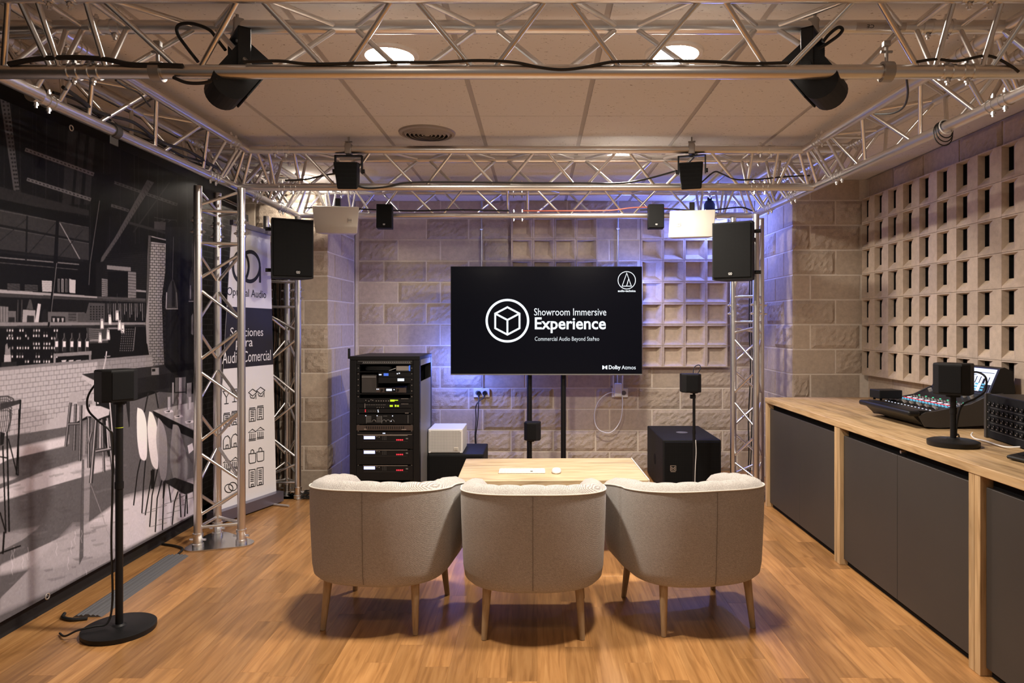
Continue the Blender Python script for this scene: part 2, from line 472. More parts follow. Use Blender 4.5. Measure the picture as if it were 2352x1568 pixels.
for i in range(nrow + 1):
    xc = XL + PW * (i + .5)
    y = .9 + rng.uniform(0, .9)
    rest.box(xc - PW / 2 + .0001, xc + PW / 2 - .0001, Y0, y - .0006, -.008, 0)
    while y < YB - .05:
        l = float(rng.choice(LENS, p=[.2, .25, .3, .25]))
        if y + l > YB:
            rest.box(xc - PW / 2 + .0001, xc + PW / 2 - .0001, y, YB, -.008, 0); break
        hid = (xc > 1.8) or (xc < -2.42)
        if hid or count >= 300 or y + l < 2.3:
            rest.box(xc - PW / 2 + .0001, xc + PW / 2 - .0001, y, y + l - .0012, -.008, 0)
        else:
            obj('plank', plank_me[l], parent=floor, loc=(xc, y + l / 2, 0)); count += 1
        y += l
r_ = obj('planking', rest, M['floorplank'], floor); r_['kind'] = 'stuff'

# ---- ceiling: grid above, mineral tiles below
ceil = struct('ceiling', MB().box(XL - .1, XR + .1, Y0, YB + .1, ZC + .002, ZC + .06), M['tgrid'])
tile_me = MB().box(-.2875, .2875, -.2985, .2985, 0, .012).mesh('tile', M['tile'])
cxs = [-.337 + .6 * k for k in range(-4, 5)]
cys = [3.82 + .6 * k for k in range(-6, 5)]
for x in cxs:
    for y in cys:
        x1, y1 = min(x + .6, XR), min(y + .6, YB); x0 = max(x, XL)
        if y1 - y < .05: continue
        obj('tile', tile_me, parent=ceil, loc=((x0 + x1) / 2, (y + y1) / 2, ZC - .004),
            scale=((x1 - x0) / .6, (y1 - y) / .6, 1))

# ---- masonry
def block_mesh(wd, rough, seed):
    r2 = np.random.default_rng(seed); nx, nz = (14, 7) if rough else (2, 1)
    if wd < .3: nx = max(2, nx // 2)
    h = .2 - .014; vs = []; fs = []
    for j in range(nz + 1):
        for i in range(nx + 1):
            edge = i in (0, nx) or j in (0, nz)
            d = 0
            if rough and not edge: d = -.006 - r2.uniform(0, .009)
            jx = r2.uniform(-.006, .006) if rough and not edge else 0
            vs.append((-wd / 2 + .007 + (wd - .014) * i / nx + jx, d, -h / 2 + h * j / nz))
    for j in range(nz):
        for i in range(nx):
            a = j * (nx + 1) + i; fs.append((a, a + 1, a + nx + 2, a + nx + 1))
    o = len(vs); c = [0, nx, nz * (nx + 1) + nx, nz * (nx + 1)]
    for k in c: vs.append((vs[k][0], .012, vs[k][2]))
    ring = [list(range(0, nx + 1)), [j * (nx + 1) + nx for j in range(nz + 1)], [nz * (nx + 1) + i for i in range(nx, -1, -1)], [j * (nx + 1) for j in range(nz, -1, -1)]]
    for q in range(4): fs.append(tuple(ring[q][::-1]) + (o + q, o + (q + 1) % 4))
    me = bpy.data.meshes.new('block'); me.from_pydata(vs, [], fs)
    me.materials.append(M['block'] if rough else M['blocksmooth'])
    return me
BM = {}
def get_block(wd, rough):
    key = (round(wd, 2), rough, random.randrange(4) if rough else 0)
    if key not in BM: BM[key] = block_mesh(key[0], rough, len(BM) + 1)
    return BM[key]

def masonry(parent, base, ang, u0, u1, z0, z1, offs=(0, .2), skip=(), p_rough=.6, zoff=-.02):
    """Courses of blocks on a face; base = world point where u = 0; ang = rotation so that local -Y is the face normal."""
    R = Matrix.Rotation(ang, 3, 'Z')
    k0 = int(math.floor((z0 - zoff) / .2 + 1e-6)); k = k0
    while zoff + .2 * k < z1 - .02:
        za, zb = max(z0, zoff + .2 * k), min(z1, zoff + .2 * (k + 1))
        o = offs[k % 2]
        j = math.floor((u0 - o) / .4)
        while o + .4 * j < u1 - .02:
            ua, ub = max(u0, o + .4 * j), min(u1, o + .4 * (j + 1)); j += 1
            segs = [(ua, ub)]
            for (s0, s1, t0, t1) in skip:
                if za < t1 - .02 and zb > t0 + .02:
                    ns = []
                    for a, b in segs:
                        if b <= s0 + .001 or a >= s1 - .001: ns.append((a, b)); continue
                        if a < s0: ns.append((a, s0))
                        if b > s1: ns.append((s1, b))
                    segs = ns
            for a, b in segs:
                wd = b - a
                if wd < .05 or zb - za < .04: continue
                me = get_block(min(.4, max(.1, round(wd, 1))), random.random() < p_rough)
                base_w = min(.4, max(.1, round(wd, 1)))
                p = Vector(base) + R @ Vector(((a + b) / 2, 0, 0)); p.z = (za + zb) / 2
                obj('block', me, parent=parent, loc=p, rot=(0, 0, ang), scale=(wd / base_w, 1, (zb - za) / .2))
        k += 1

SZ0, SZ1 = .98, 2.38
wall_back = struct('wall_back', MB().box(PLX, PRX, YB + .008, YB + .12, -.0, ZC), M['mortar'])
PAN = [(-.25, .56), (.967, 1.777)]
masonry(wall_back, (0, YB + .004, 0), 0, PLX + .03, PRX - .03, 0, ZC, offs=(-.92, -1.053), skip=[(a, b, SZ0, SZ1) for a, b in PAN])
pil_l = struct('pillar_left', MB().box(XL, PLX - .008, PLY + .008, YB + .12, 0, ZC), M['mortar'])
masonry(pil_l, (0, PLY + .004, 0), 0, XL + .03, PLX, 0, ZC, offs=(PLX, PLX + .2), p_rough=.75)
masonry(pil_l, (PLX - .004, 0, 0), PI / 2, PLY + .004, YB - .01, 0, ZC, offs=(PLY, PLY + .2), p_rough=.1)
pil_r = struct('pillar_right', MB().box(PRX + .008, XR + .12, PRY + .008, YB + .12, 0, ZC), M['mortar'])
masonry(pil_r, (0, PRY + .004, 0), 0, PRX, XR - .01, 0, ZC, offs=(PRX - .25, PRX - .05), p_rough=.65)
masonry(pil_r, (PRX + .004, 0, 0), -PI / 2, -YB + .01, -PRY - .004, 0, ZC, offs=(-PRY, -PRY + .2), p_rough=.1)
wall_right = struct('wall_right', MB().box(XR + .012, XR + .12, Y0, PRY + .0, 0, ZC), M['mortar'])
RS0, RS1 = 2.58, 5.45            # extent of the breeze block screen along the right wall
masonry(wall_right, (XR + .006, 0, 0), -PI / 2, -PRY + .012, -1.0, .78, ZC, offs=(-PRY, -PRY + .2), skip=[(-RS1, -RS0, SZ0, SZ1)], p_rough=.35)

# breeze blocks: funnel shaped recess in each square
def funnel_mesh(S, dpt, outer, inner, slot, name):
    """Square cell S x S, local x to the right, z up, front at y=0 facing -y; outer = opening, inner = bottom of the recess (same count)."""
    a = S / 2 - .001; n = len(outer)
    sq = [(-a, 0, -a), (a, 0, -a), (a, 0, a), (-a, 0, a)]
    oq = [(x, -.001, z) for x, z in outer]; iq = [(x, dpt, z) for x, z in inner]
    bq = [(-a, dpt + .02, -a), (a, dpt + .02, -a), (a, dpt + .02, a), (-a, dpt + .02, a)]
    o = 4; i_ = 4 + n; b = 4 + 2 * n
    fs = [(o + k, o + (k + 1) % n, i_ + (k + 1) % n, i_ + k) for k in range(n)] + [(b + k, b + (k + 1) % 4, (k + 1) % 4, k) for k in range(4)]
    if n == 4: fs += [(k, (k + 1) % 4, o + (k + 1) % 4, o + k) for k in range(4)]
    else: fs += [(0, 1, o + 1, o), (1, 2, o + 3, o + 2, o + 1), (2, 3, o + 4, o + 3), (3, 0, o, o + 4)]
    mb = MB().add(sq + oq + iq + bq, fs)
    if not slot: mb.f.append(tuple(i_ + k for k in range(n)))
    me = mb.mesh(name, M['concrete'])
    if slot:
        me.materials.append(M['blackmatte'])  # slot sides and floor painted black for the darkness of a deep opening
        bm = bmesh.new(); bm.from_mesh(me)
        q = [bm.verts.new(p) for p in iq]; t = [bm.verts.new((p[0], dpt + .022, p[2])) for p in iq]
        for k in range(n):
            f = bm.faces.new((q[k], q[(k + 1) % n], t[(k + 1) % n], t[k])); f.material_index = 1
        f = bm.faces.new(t); f.material_index = 1
        bm.to_mesh(me); bm.free()
    return me
fun_b = funnel_mesh(.2025, .048, [(-.088, -.090), (.090, -.090), (.090, .088), (-.088, .088)], [(-.082, -.045), (.040, -.045), (.048, .082), (-.082, .080)], False, 'breeze_block')
for a, b in PAN:
    for i in range(4):
        for j in range(7):
            obj('breeze_block', fun_b, parent=wall_back, loc=(a + .2025 * (i + .5), YB - .066, SZ0 + .2 * (j + .5)), scale=(1, 1, .988))
fun_r = funnel_mesh(.205, .038, [(-.099, -.090), (.006, -.090), (.006, .052), (.034, .094), (-.099, .094)],
                    [(-.096, -.046), (-.056, -.046), (-.056, .050), (-.056, .088), (-.096, .088)], True, 'breeze_block')
ncol = 14
for i in range(ncol):
    for j in range(7):
        yy = RS1 - .205 * (i + .5)
        obj('breeze_block', fun_r, parent=wall_right, loc=(XR - .062, yy, SZ0 + .2 * (j + .5)), rot=(0, 0, -PI / 2), scale=(1, 1, .975))

# ---- left wall: painted black
wall_left = struct('wall_left', MB().box(XL - .12, XL, Y0, YB + .12, 0, ZC), M['wallblack'])
# dark baseboard under the mural
bb = struct('baseboard_left', MB().box(XL, -2.36, Y0, 4.9, 0, .10), M['wallblack'])

# ---- ceiling lamps and diffuser
def downlight(x, y, label, r=.1, m='lamp'):
    t = thing('ceiling_downlight', label, 'ceiling light', (x, y, ZC - .004), group='round ceiling downlights')
    mb = MB().lathe([(r, -.004), (r + .004, -.012), (r + .022, -.010), (r + .026, 0), (r, 0), (r, -.004)], 40)
    obj('frame', mb, M['lampring'], t, smooth=True)
    obj('diffuser', MB().lathe([(0, -.006), (r * .6, -.006), (r, -.004)], 40), M[m], t)
downlight(-.64, 2.95, 'round glowing downlight above the front truss, left of the pair')
downlight(.585, 2.93, 'round glowing downlight above the front truss, right of the pair')
downlight(.56, 4.72, 'round glowing downlight half hidden behind the middle truss')
downlight(-1.82, 5.38, 'small glowing downlight in the corner above the roll-up banner', .05)
downlight(-.64, 1.15, 'round downlight in the ceiling behind the viewer, left one', m='lamp_rear')
downlight(.585, 1.15, 'round downlight in the ceiling behind the viewer, right one', m='lamp_rear')

dp = at(981, 303, 4.15); dp.z = ZC - .004
t = thing('air_diffuser', 'round grey ceiling air diffuser with concentric rings', 'vent', dp)
obj('frame', MB().lathe([(.145, -.002), (.15, -.014), (.168, -.010), (.172, 0), (.145, 0)], 48), M['diffuser_metal'], t, smooth=True)
for k, rr in enumerate((.125, .10, .075, .05, .025)):
    obj('ring', MB().lathe([(rr + .018, -.004), (rr + .004, -.020), (rr, -.020), (rr + .012, -.003)], 40), M['diffuser_metal'], t, smooth=True)
obj('hub', MB().lathe([(0, -.02), (.016, -.018), (.02, -.002)], 24), M['diffuser_metal'], t, smooth=True)
obj('backing', MB().lathe([(0, -.001), (.148, -.001)], 40), M['blackmatte'], t)

# ================================================================== TRUSS
CHR, BRR, HB = .0245, .0095, .12      # chord radius, brace radius, half width of the two upper chords
ZL, ZU = 2.259, 2.467
UNIT = MB().cyl((0, 0, -.5), (0, 0, .5), 1, n=12, caps=False).mesh('brace', M['alu'], True)
UNITC = MB().cyl((0, 0, -.5), (0, 0, .5), 1, n=24).mesh('chord', M['alu'], True)
def coupler_mesh():
    mb = MB()
    mb.cyl((0, 0, -.05), (0, 0, .05), CHR * 1.02, n=20)
    for z in (-.052, -.02, .02, .052): mb.cyl((0, 0, z - .006), (0, 0, z + .006), CHR * 1.16, n=20)
    for z in (-.034, .034):
        mb.cyl((-CHR * 1.9, 0, z), (CHR * 1.9, 0, z), .006, n=8)
        mb.cyl((-CHR * 1.55, 0, z), (-CHR * 1.2, 0, z), .010, n=8)
        mb.cyl((CHR * 1.2, 0, z), (CHR * 1.55, 0, z), .010, n=8)
    return mb.mesh('coupler', M['alu2'], True)
COUP = coupler_mesh()

def rod(name, me, p, q, r, parent):
    p, q = Vector(p), Vector(q); d = q - p
    o = bpy.data.objects.new(name, me); COL.objects.link(o); o.parent = parent
    base = parent.matrix_world if False else Matrix.Translation(parent.location)
    o.location = (p + q) / 2 - parent.location
    o.rotation_euler = d.to_track_quat('Z', 'Y').to_euler()
    o.scale = (r, r, d.length)
    return o
def put_coupler(p, d, parent, up=None):
    o = bpy.data.objects.new('coupler', COUP); COL.objects.link(o); o.parent = parent
    o.location = Vector(p) - parent.location
    q = Vector(d).to_track_quat('Z', 'X')
    o.rotation_euler = q.to_euler()
    return o

def zigzag(P, Q, ts_p, t0, t1, per, parent, first_p=True):
    """Braces between lines P(t) and Q(t); nodes on P at ts_p + k*per, on Q half-way."""
    ev = []
    k = math.floor((t0 - ts_p) / (per / 2)) - 1
    while True:
        t = ts_p + k * per / 2
        if t > t1 - .06: break
        if t > t0 + .06: ev.append((t, k % 2 == 0))
        k += 1
    ev = [(t0, not ev[0][1])] + ev + [(t1, not ev[-1][1])]
    for (ta, ia), (tb, ib) in zip(ev[:-1], ev[1:]):
        g = .028 if tb - ta > .15 else .012
        A = (P if ia else Q)(ta + g); B = (P if ib else Q)(tb - g)
        rod('brace', UNIT, A, B, BRR, parent)

def truss_beam(label, p0, p1, phase, per=.511, couplers=(True, True)):
    a = Vector((p0[0], p0[1], ZL)); b = Vector((p1[0], p1[1], ZL)); L = (b - a).length
    d = (b - a).normalized(); s = Vector((d.y, -d.x, 0))        # s points to the right of travel (towards the viewer for +x beams)
    t = thing('truss_beam', label, 'truss', a, group=None)
    up = Vector((0, 0, ZU - ZL))
    lo = lambda u: a + d * u
    ua = lambda u: a + d * u + s * HB + up
    ub = lambda u: a + d * u - s * HB + up
    for fn in (lo, ua, ub): rod('chord', UNITC, fn(.05), fn(L - .05), CHR, t)
    e = .10
    zigzag(lo, ua, phase, e, L - e, per, t)
    zigzag(lo, ub, phase + per / 2, e, L - e, per, t)
    zigzag(ua, ub, phase + per / 2, e, L - e, per, t)
    for u in (e - .02, L - e + .02):
        rod('brace', UNIT, lo(u), ua(u), BRR, t); rod('brace', UNIT, lo(u), ub(u), BRR, t); rod('brace', UNIT, ua(u), ub(u), BRR, t)
    for u, c in ((0, couplers[0]), (L, couplers[1])):
        if c:
            for fn in (lo, ua, ub): put_coupler(fn(u), d, t)
    return t

def truss_corner(label, N, arms):
    """N: node (x, y); arms: list of (direction xy, length to the coupler)."""
    n = Vector((N[0], N[1], ZL)); t = thing('truss_corner', label, 'truss', n)
    up = Vector((0, 0, ZU - ZL))
    for (dx, dy), L in arms:
        d = Vector((dx, dy, 0)).normalized(); s = Vector((d.y, -d.x, 0))
        L2 = L - .05
        rod('chord', UNITC, n, n + d * L2, CHR, t)
        for sg in (1, -1):
            rod('chord', UNITC, n + s * HB * sg + up + d * (-HB), n + s * HB * sg + up + d * L2, CHR, t)
            rod('brace', UNIT, n + d * (L - .08), n + d * (L - .08) + s * HB * sg + up, BRR, t)
            rod('brace', UNIT, n + d * .04, n + d * (HB + .03) + s * HB * sg + up, BRR, t)
            if L > .3: rod('brace', UNIT, n + d * (L - .11), n + d * (HB + .06) + s * HB * sg + up, BRR, t)
        rod('brace', UNIT, n + d * (L - .08) + s * HB + up, n + d * (L - .08) - s * HB + up, BRR, t)
    return t

XLT = -1.93
NFL, NFR = (-1.90, 2.376), (1.84, 2.376)
NML, NMR = (XLT, 4.37), (1.775, 4.37)
NBL, NBR = (XLT, 5.50), (1.735, 5.50)
truss_beam('front aluminium truss beam overhead carrying the two tilted black speakers', (-1.58, 2.376), (1.46, 2.376), -1.21 + 1.58)
truss_beam('middle aluminium truss beam carrying the two small yoke-mounted speakers', (-1.60, 4.37), (1.42, 4.37), -1.26 + 1.60)
truss_beam('rear aluminium truss beam, left half, behind the cream box speaker', (-1.58, 5.5), (-.16, 5.5), -1.31 + 1.58)
truss_beam('rear aluminium truss beam, right half, behind the white box speaker', (-.16, 5.5), (1.385, 5.5), .22 + .16, couplers=(False, True))
truss_beam('long left side truss beam running above the black and white mural', (XLT, 2.66), (XLT, 4.06), .30)
truss_beam('short left side truss beam over the roll-up banner', (XLT, 4.66), (XLT, 5.14), .24)
dR = (Vector(NMR) - Vector(NFR)); uR = dR.normalized()
q0 = Vector(NFR) + uR * .33; q1 = Vector(NMR) - uR * .33
truss_beam('long right side truss beam beside the breeze block wall', q0, q1, .30)
dR2 = (Vector(NBR) - Vector(NMR)); uR2 = dR2.normalized()
truss_beam('short right side truss beam above the right loudspeaker', Vector(NMR) + uR2 * .33, Vector(NBR) - uR2 * .36, .2)
truss_corner('front left truss corner piece overhead, above the mural', NFL, [((1, 0), .32), ((-.03, 1.99), .284)])
truss_corner('front right truss corner piece overhead, above the stage box', NFR, [((-1, 0), .38), (tuple(uR), .33)])
truss_corner('middle left truss corner block on top of the near tower', NML, [((1, 0), .33), ((0, -1), .31), ((0, 1), .29)])
truss_corner('middle right truss corner block beside the pillar', NMR, [((-1, 0), .355), (tuple(-uR), .33), (tuple(uR2), .33)])
truss_corner('rear left truss corner above the left loudspeaker', NBL, [((1, 0), .35), ((0, -1), .36)])
truss_corner('rear right truss corner above the right loudspeaker', NBR, [((-1, 0), .35), (tuple(-uR2), .36)])

def tower(label, pts, ztop, zc, plate=True, ph=1.40):
    c = (Vector(pts[0]) + Vector(pts[1]) + Vector(pts[2])) / 3
    t = thing('truss_tower', label, 'truss', (c.x, c.y, 0))
    P = [Vector((p[0], p[1], 0)) for p in pts]
    for p in P:
        rod('chord', UNITC, p + Vector((0, 0, .085)), p + Vector((0, 0, zc - .05)), CHR, t)
        rod('chord', UNITC, p + Vector((0, 0, zc + .05)), p + Vector((0, 0, ztop)), CHR, t)
        put_coupler(p + Vector((0, 0, zc)), (0, 0, 1), t)
        mb = MB().lathe([(.0, .008), (.034, .008), (.034, .03), (.028, .034), (.028, .075), (.031, .08), (.031, .095), (.0, .095)], 20)
        mb.cyl((-.05, 0, .055), (.05, 0, .055), .007, n=8)
        obj('foot', mb, M['alu2'], t, loc=p - t.location, smooth=True)
    per = .504
    for i, (a, b) in enumerate(((0, 1), (1, 2), (2, 0))):
        fa = lambda z, p=P[a]: p + Vector((0, 0, z)); fb = lambda z, p=P[b]: p + Vector((0, 0, z))
        zigzag(fa, fb, ph + .25 * i, .17, zc - .13, per, t)
        for z in (.13, zc - .10, zc + .10): rod('brace', UNIT, fa(z), fb(z), BRR, t)
        rod('brace', UNIT, fa(zc + .13), fb(ztop - .02), BRR, t)
    if plate:
        PR_ = .075 if zc > 1.9 else .055; hull = []
        for i in range(3):
            o = (P[i] - c.to_3d().xy.to_3d()); o.z = 0; an = math.atan2(o.y, o.x)
            for k in range(-4, 5):
                th = an + k * PI / 12
                hull.append((P[i].x - c.x + PR_ * math.cos(th), P[i].y - c.y + PR_ * math.sin(th)))
        obj('base_plate', MB().prism_z(hull, 0.001, .009), M['steel'], t)
    return t
tower('near aluminium truss tower standing at the end of the mural', [(-2.095, 4.21), (-1.862, 4.29), (-2.085, 4.445)], 2.235, 1.985, ph=1.63)
tower('far left truss tower in the corner behind the banner', [(-1.90, 5.41), (-2.145, 5.40), (-2.03, 5.53)], 2.235, 1.62, ph=1.30)
tower('far right truss tower between subwoofer and counter', [(1.57, 5.48), (1.695, 5.30), (1.80, 5.50)], 2.235, 1.50, ph=1.30)

# ================================================================== SEATING GROUP
def tub_chair(label, x, y, rz):
    t = thing('tub_chair', label, 'chair', (x, y, 0), rz, group='three tub chairs in a row')
    a, b, n = .332, .30, 2.5
    path = []
    for k in range(14): path.append((-a - .006 * (k / 14), .27 - .27 * k / 14))
    K = 90
    for k in range(K + 1):
        th = PI + PI * k / K
        cx, sy = math.cos(th), math.sin(th)
        path.append((a * math.copysign(abs(cx) ** (2 / n), cx), -b * abs(sy) ** (2 / n)))
    for k in range(1, 15): path.append((a + .006 * (k / 14) * 0, .27 * k / 14))
    # resample evenly
    P = [Vector(p) for p in path]; ds = [0]
    for i in range(1, len(P)): ds.append(ds[-1] + (P[i] - P[i - 1]).length)
    Lt = ds[-1]; NS = 132; R = []
    j = 0
    for k in range(NS + 1):
        s = Lt * k / NS
        while j < len(P) - 2 and ds[j + 1] < s: j += 1
        f = (s - ds[j]) / max(1e-9, ds[j + 1] - ds[j]); R.append(P[j].lerp(P[j + 1], min(1, f)))
    def prof(k):
        s = k / NS; e = abs(2 * s - 1)             # 0 at back centre, 1 at the arm fronts
        rim = .650 - .032 * min(1, e / .6) ** 2 - .055 * max(0, (e - .62) / .38) ** 1.3
        g = abs(math.sin(PI * (s * 13))) ** .4    # channel grooves
        g = (g - 1) * .007
        pts = [(-.12, .221, 0), (-.060, .216, 0), (-.030, .221, 0), (-.013, .237, 0), (-.006, .278, 0), (-.001, .38, 0), (.004, .50, 0), (.006, rim - .03, 0), (.004, rim, 0),
               (-.012, rim + .020 + g * .4, 1), (-.040, rim + .034 + g, 1), (-.072, rim + .030 + g, 1), (-.098, rim + .005 + g, 1), (-.108 - g, rim - .04, 1), (-.112 - g, .52, 1), (-.105 - g, .42, 1), (-.10, .36, 1)]
        return pts, rim
    out = MB(); inn = MB(); vs_o = []; vs_i = []; rimpts = []; fo = []; fi = []
    NO = 9
    for k in range(NS + 1):
        a0 = R[max(0, k - 1)]; a1 = R[min(NS, k + 1)]
        tg = (a1 - a0).normalized(); nr = Vector((tg.y, -tg.x))
        if nr.dot(R[k]) < 0 and abs(R[k].x) > .05: nr = -nr
        pts, rim = prof(k)
        for i, (o, z, q) in enumerate(pts):
            v = (R[k].x + nr.x * o, R[k].y + nr.y * o, z)
            if i < NO: vs_o.append(v)
            if i >= NO - 1: vs_i.append(v)
        rimpts.append((R[k].x + nr.x * .006, R[k].y + nr.y * .006, rim + .002))
    NI = 17 - NO + 1
    for k in range(NS):
        for i in range(NO - 1): fo.append((k * NO + i, (k + 1) * NO + i, (k + 1) * NO + i + 1, k * NO + i + 1))
        for i in range(NI - 1): fi.append((k * NI + i, (k + 1) * NI + i, (k + 1) * NI + i + 1, k * NI + i + 1))
    out.add(vs_o, fo); inn.add(vs_i, fi)
    # rounded arm fronts
    for k, sg in ((0, -1), (NS, 1)):
        full = vs_o[k * NO:(k + 1) * NO] + vs_i[k * NI + 1:(k + 1) * NI]
        cc = Vector((sum(p[0] for p in full) / len(full), R[k].y, sum(p[2] for p in full) / len(full)))
        rings = [full]
        for q in range(1, 5):
            th = q / 4 * PI / 2; sh = 1 - .14 * (1 - math.cos(th)); dy = .035 * math.sin(th)
            rings.append([(cc.x + (p[0] - cc.x) * sh, p[1] + dy, cc.z + (p[2] - cc.z) * sh) for p in full])
        m = len(full); vv = [p for r in rings for p in r]; ff = []
        for q in range(4):
            for i in range(m): ff.append((q * m + i, q * m + (i + 1) % m, (q + 1) * m + (i + 1) % m, (q + 1) * m + i))
        ff.append(tuple(range(4 * m, 5 * m)))
        inn.add(vv, ff)
    obj('backrest', out, M['fabric'], t, smooth=True)
    obj('padding', inn, M['fabric'], t, smooth=True)
    obj('piping', MB().tube(rimpts, .0032, 7), M['piping'], t, smooth=True)
    # seat cushion, underside, centre seam
    seat = MB().rbox(-.225, .225, -.20, .30, .30, .44, .035, 4)
    obj('seat', seat, M['fabric'], t, smooth=True)
    under = [(R[k].x * .82, R[k].y * .80 if R[k].y < 0 else R[k].y) for k in range(0, NS + 1, 4)]
    obj('underside', MB().prism_z(under, .218, .30), M['underside'], t)
    kc = NS // 2; sp = [(R[kc].x, R[kc].y - o - .0015, z) for o, z in ((-.013, .237), (-.006, .278), (-.001, .38), (.004, .50), (.006, .61), (.006, .645))]
    obj('seam', MB().tube(sp, .0016, 6), M['seam'], t)
    for sx, yy, dx, dy in ((-.203, -.188, -.012, -.036), (.203, -.188, .012, -.036), (-.225, .205, -.02, .03), (.225, .205, .02, .03)):
        obj('leg', MB().cyl((sx + dx, yy + dy, 0.0), (sx, yy, .236), .0125, .0205, 20), M['leg'], t, smooth=True)
    return t
tub_chair('beige fabric tub chair nearest the rack, angled inward', -.732, 3.285, -.115)
tub_chair('beige fabric tub chair in the middle of the three, square to the table', -.020, 3.215, 0.0)
tub_chair('beige fabric tub chair nearest the counter, angled inward', .724, 3.285, .205)

# low table
t = thing('coffee_table', 'low light oak table in front of the three chairs', 'table', (.08, 4.27, 0), .02)
top = MB().rbox(-.555, .555, -.325, .325, .44, .48, .003, 1)
obj('tabletop', top, M['oaktable'], t)
obj('edge_band', MB().box(.5555, .562, -.325, .325, .425, .481), M['offwhite'], t)
for sx in (-1, 1):
    obj('leg', MB().rbox(sx * .50 - .015, sx * .50 + .015, -.28, .28, 0, .44, .003, 1), M['oaktable'], t)
obj('cross_rail', MB().box(-.485, .485, -.01, .01, .30, .44), M['oaktable'], t)
kp = Vector((.02, 4.17))
k0 = at(1199, 1083, 4.17)
t = thing('keyboard', 'slim white wireless keyboard on the low oak table', 'keyboard', (k0.x, 4.17, .4805), .01)
obj('body', MB().rbox(-.141, .141, -.058, .058, 0, .010, .004, 2), M['white'], t, smooth=True)
ks = MB()
for r in range(5):
    n = 13
    for c in range(n):
        if r == 0 and 3 <= c <= 8:
            if c == 3: ks.box(-.068, .066, -.050, -.034, .010, .0125)
            continue
        x = -.132 + c * .0204
        ks.box(x, x + .0172, -.050 + r * .0205, -.050 + r * .0205 + .0172, .010, .0125)
kk = obj('keys', ks, M['offwhite'], t); kk['kind'] = 'stuff'
k0 = at(1278, 1083, 4.17)
t = thing('computer_mouse', 'white rounded mouse beside the keyboard on the low table', 'mouse', (k0.x, 4.16, .4805), -.05)
ms = MB(); vs = []; nr_ = 6; ns_ = 28
for q in range(nr_ + 1):
    ph = q / nr_ * PI / 2
    for j in range(ns_):
        a_ = 2 * PI * j / ns_; e_ = .75
        vs.append((.029 * math.cos(ph) ** .5 * math.copysign(abs(math.cos(a_)) ** e_, math.cos(a_)) if q < nr_ else 0, .056 * math.cos(ph) ** .5 * math.copysign(abs(math.sin(a_)) ** e_, math.sin(a_)) if q < nr_ else 0, .006 + .017 * math.sin(ph)))
vs += [(.026 * math.cos(2 * PI * j / ns_), .052 * math.sin(2 * PI * j / ns_), 0) for j in range(ns_)]
ms.add(vs, [(q * ns_ + j, q * ns_ + (j + 1) % ns_, (q + 1) * ns_ + (j + 1) % ns_, (q + 1) * ns_ + j) for q in range(nr_) for j in range(ns_)] + [((nr_ + 1) * ns_ + j, (nr_ + 1) * ns_ + (j + 1) % ns_, (j + 1) % ns_, j) for j in range(ns_)])
obj('shell', ms, M['white'], t, smooth=True)

# ================================================================== RIGHT COUNTER
CX0, CZ = 1.736, .825
CY1 = 5.205; CWID = 1.245
ctop = obj('worktop', MB().rbox(CX0 - .004, XR - .03, .9, CY1, CZ - .038, CZ, .002, 1), M['oak'])
tag(ctop, 'long oak worktop carrying the mixing desk along the right wall', 'worktop')
for i in range(3):
    ya = CY1 - CWID * (i + 1); yb = CY1 - CWID * i
    lab = ['low charcoal two-door cabinet at the far end of the counter', 'low charcoal two-door cabinet in the middle of the counter', 'low charcoal cabinet of the counter nearest the viewer, cut by the frame'][i]
    t = thing('base_cabinet', lab, 'cabinet', (CX0, (ya + yb) / 2, 0), group='charcoal cabinets under the worktop')
    h = CWID / 2; zt = CZ - .0385
    obj('body', MB().box(.05, .84, -h + .042, h - .042, .05, zt - .055), M['blackmatte'], t)
    obj('plinth', MB().box(.045, .06, -h + .04, h - .04, 0, .05), M['blackmatte'], t)
    obj('side_panel', MB().rbox(0, .86, h - .036, h - .001, .0, zt, .0015, 1), M['oakv'], t)
    obj('side_panel', MB().rbox(0, .86, -h + .001, -h + .036, .0, zt, .0015, 1), M['oakv'], t)
    for s in (-1, 1):
        y0_, y1_ = (-h + .039, -.0015) if s < 0 else (.0015, h - .039)
        d = obj('door', MB().rbox(.022, .04, y0_, y1_, .035, zt - .045, .0015, 1), M['greydark'], t)
    if i == 1: obj('lock', MB().cyl((.022, -.03, zt - .024), (.0495, -.03, zt - .024), .0075, n=14), M['alu2'], t, smooth=True)
    obj('handle_recess', MB().box(.05, .07, -h + .04, h - .04, zt - .05, zt), M['blackmatte'], t)

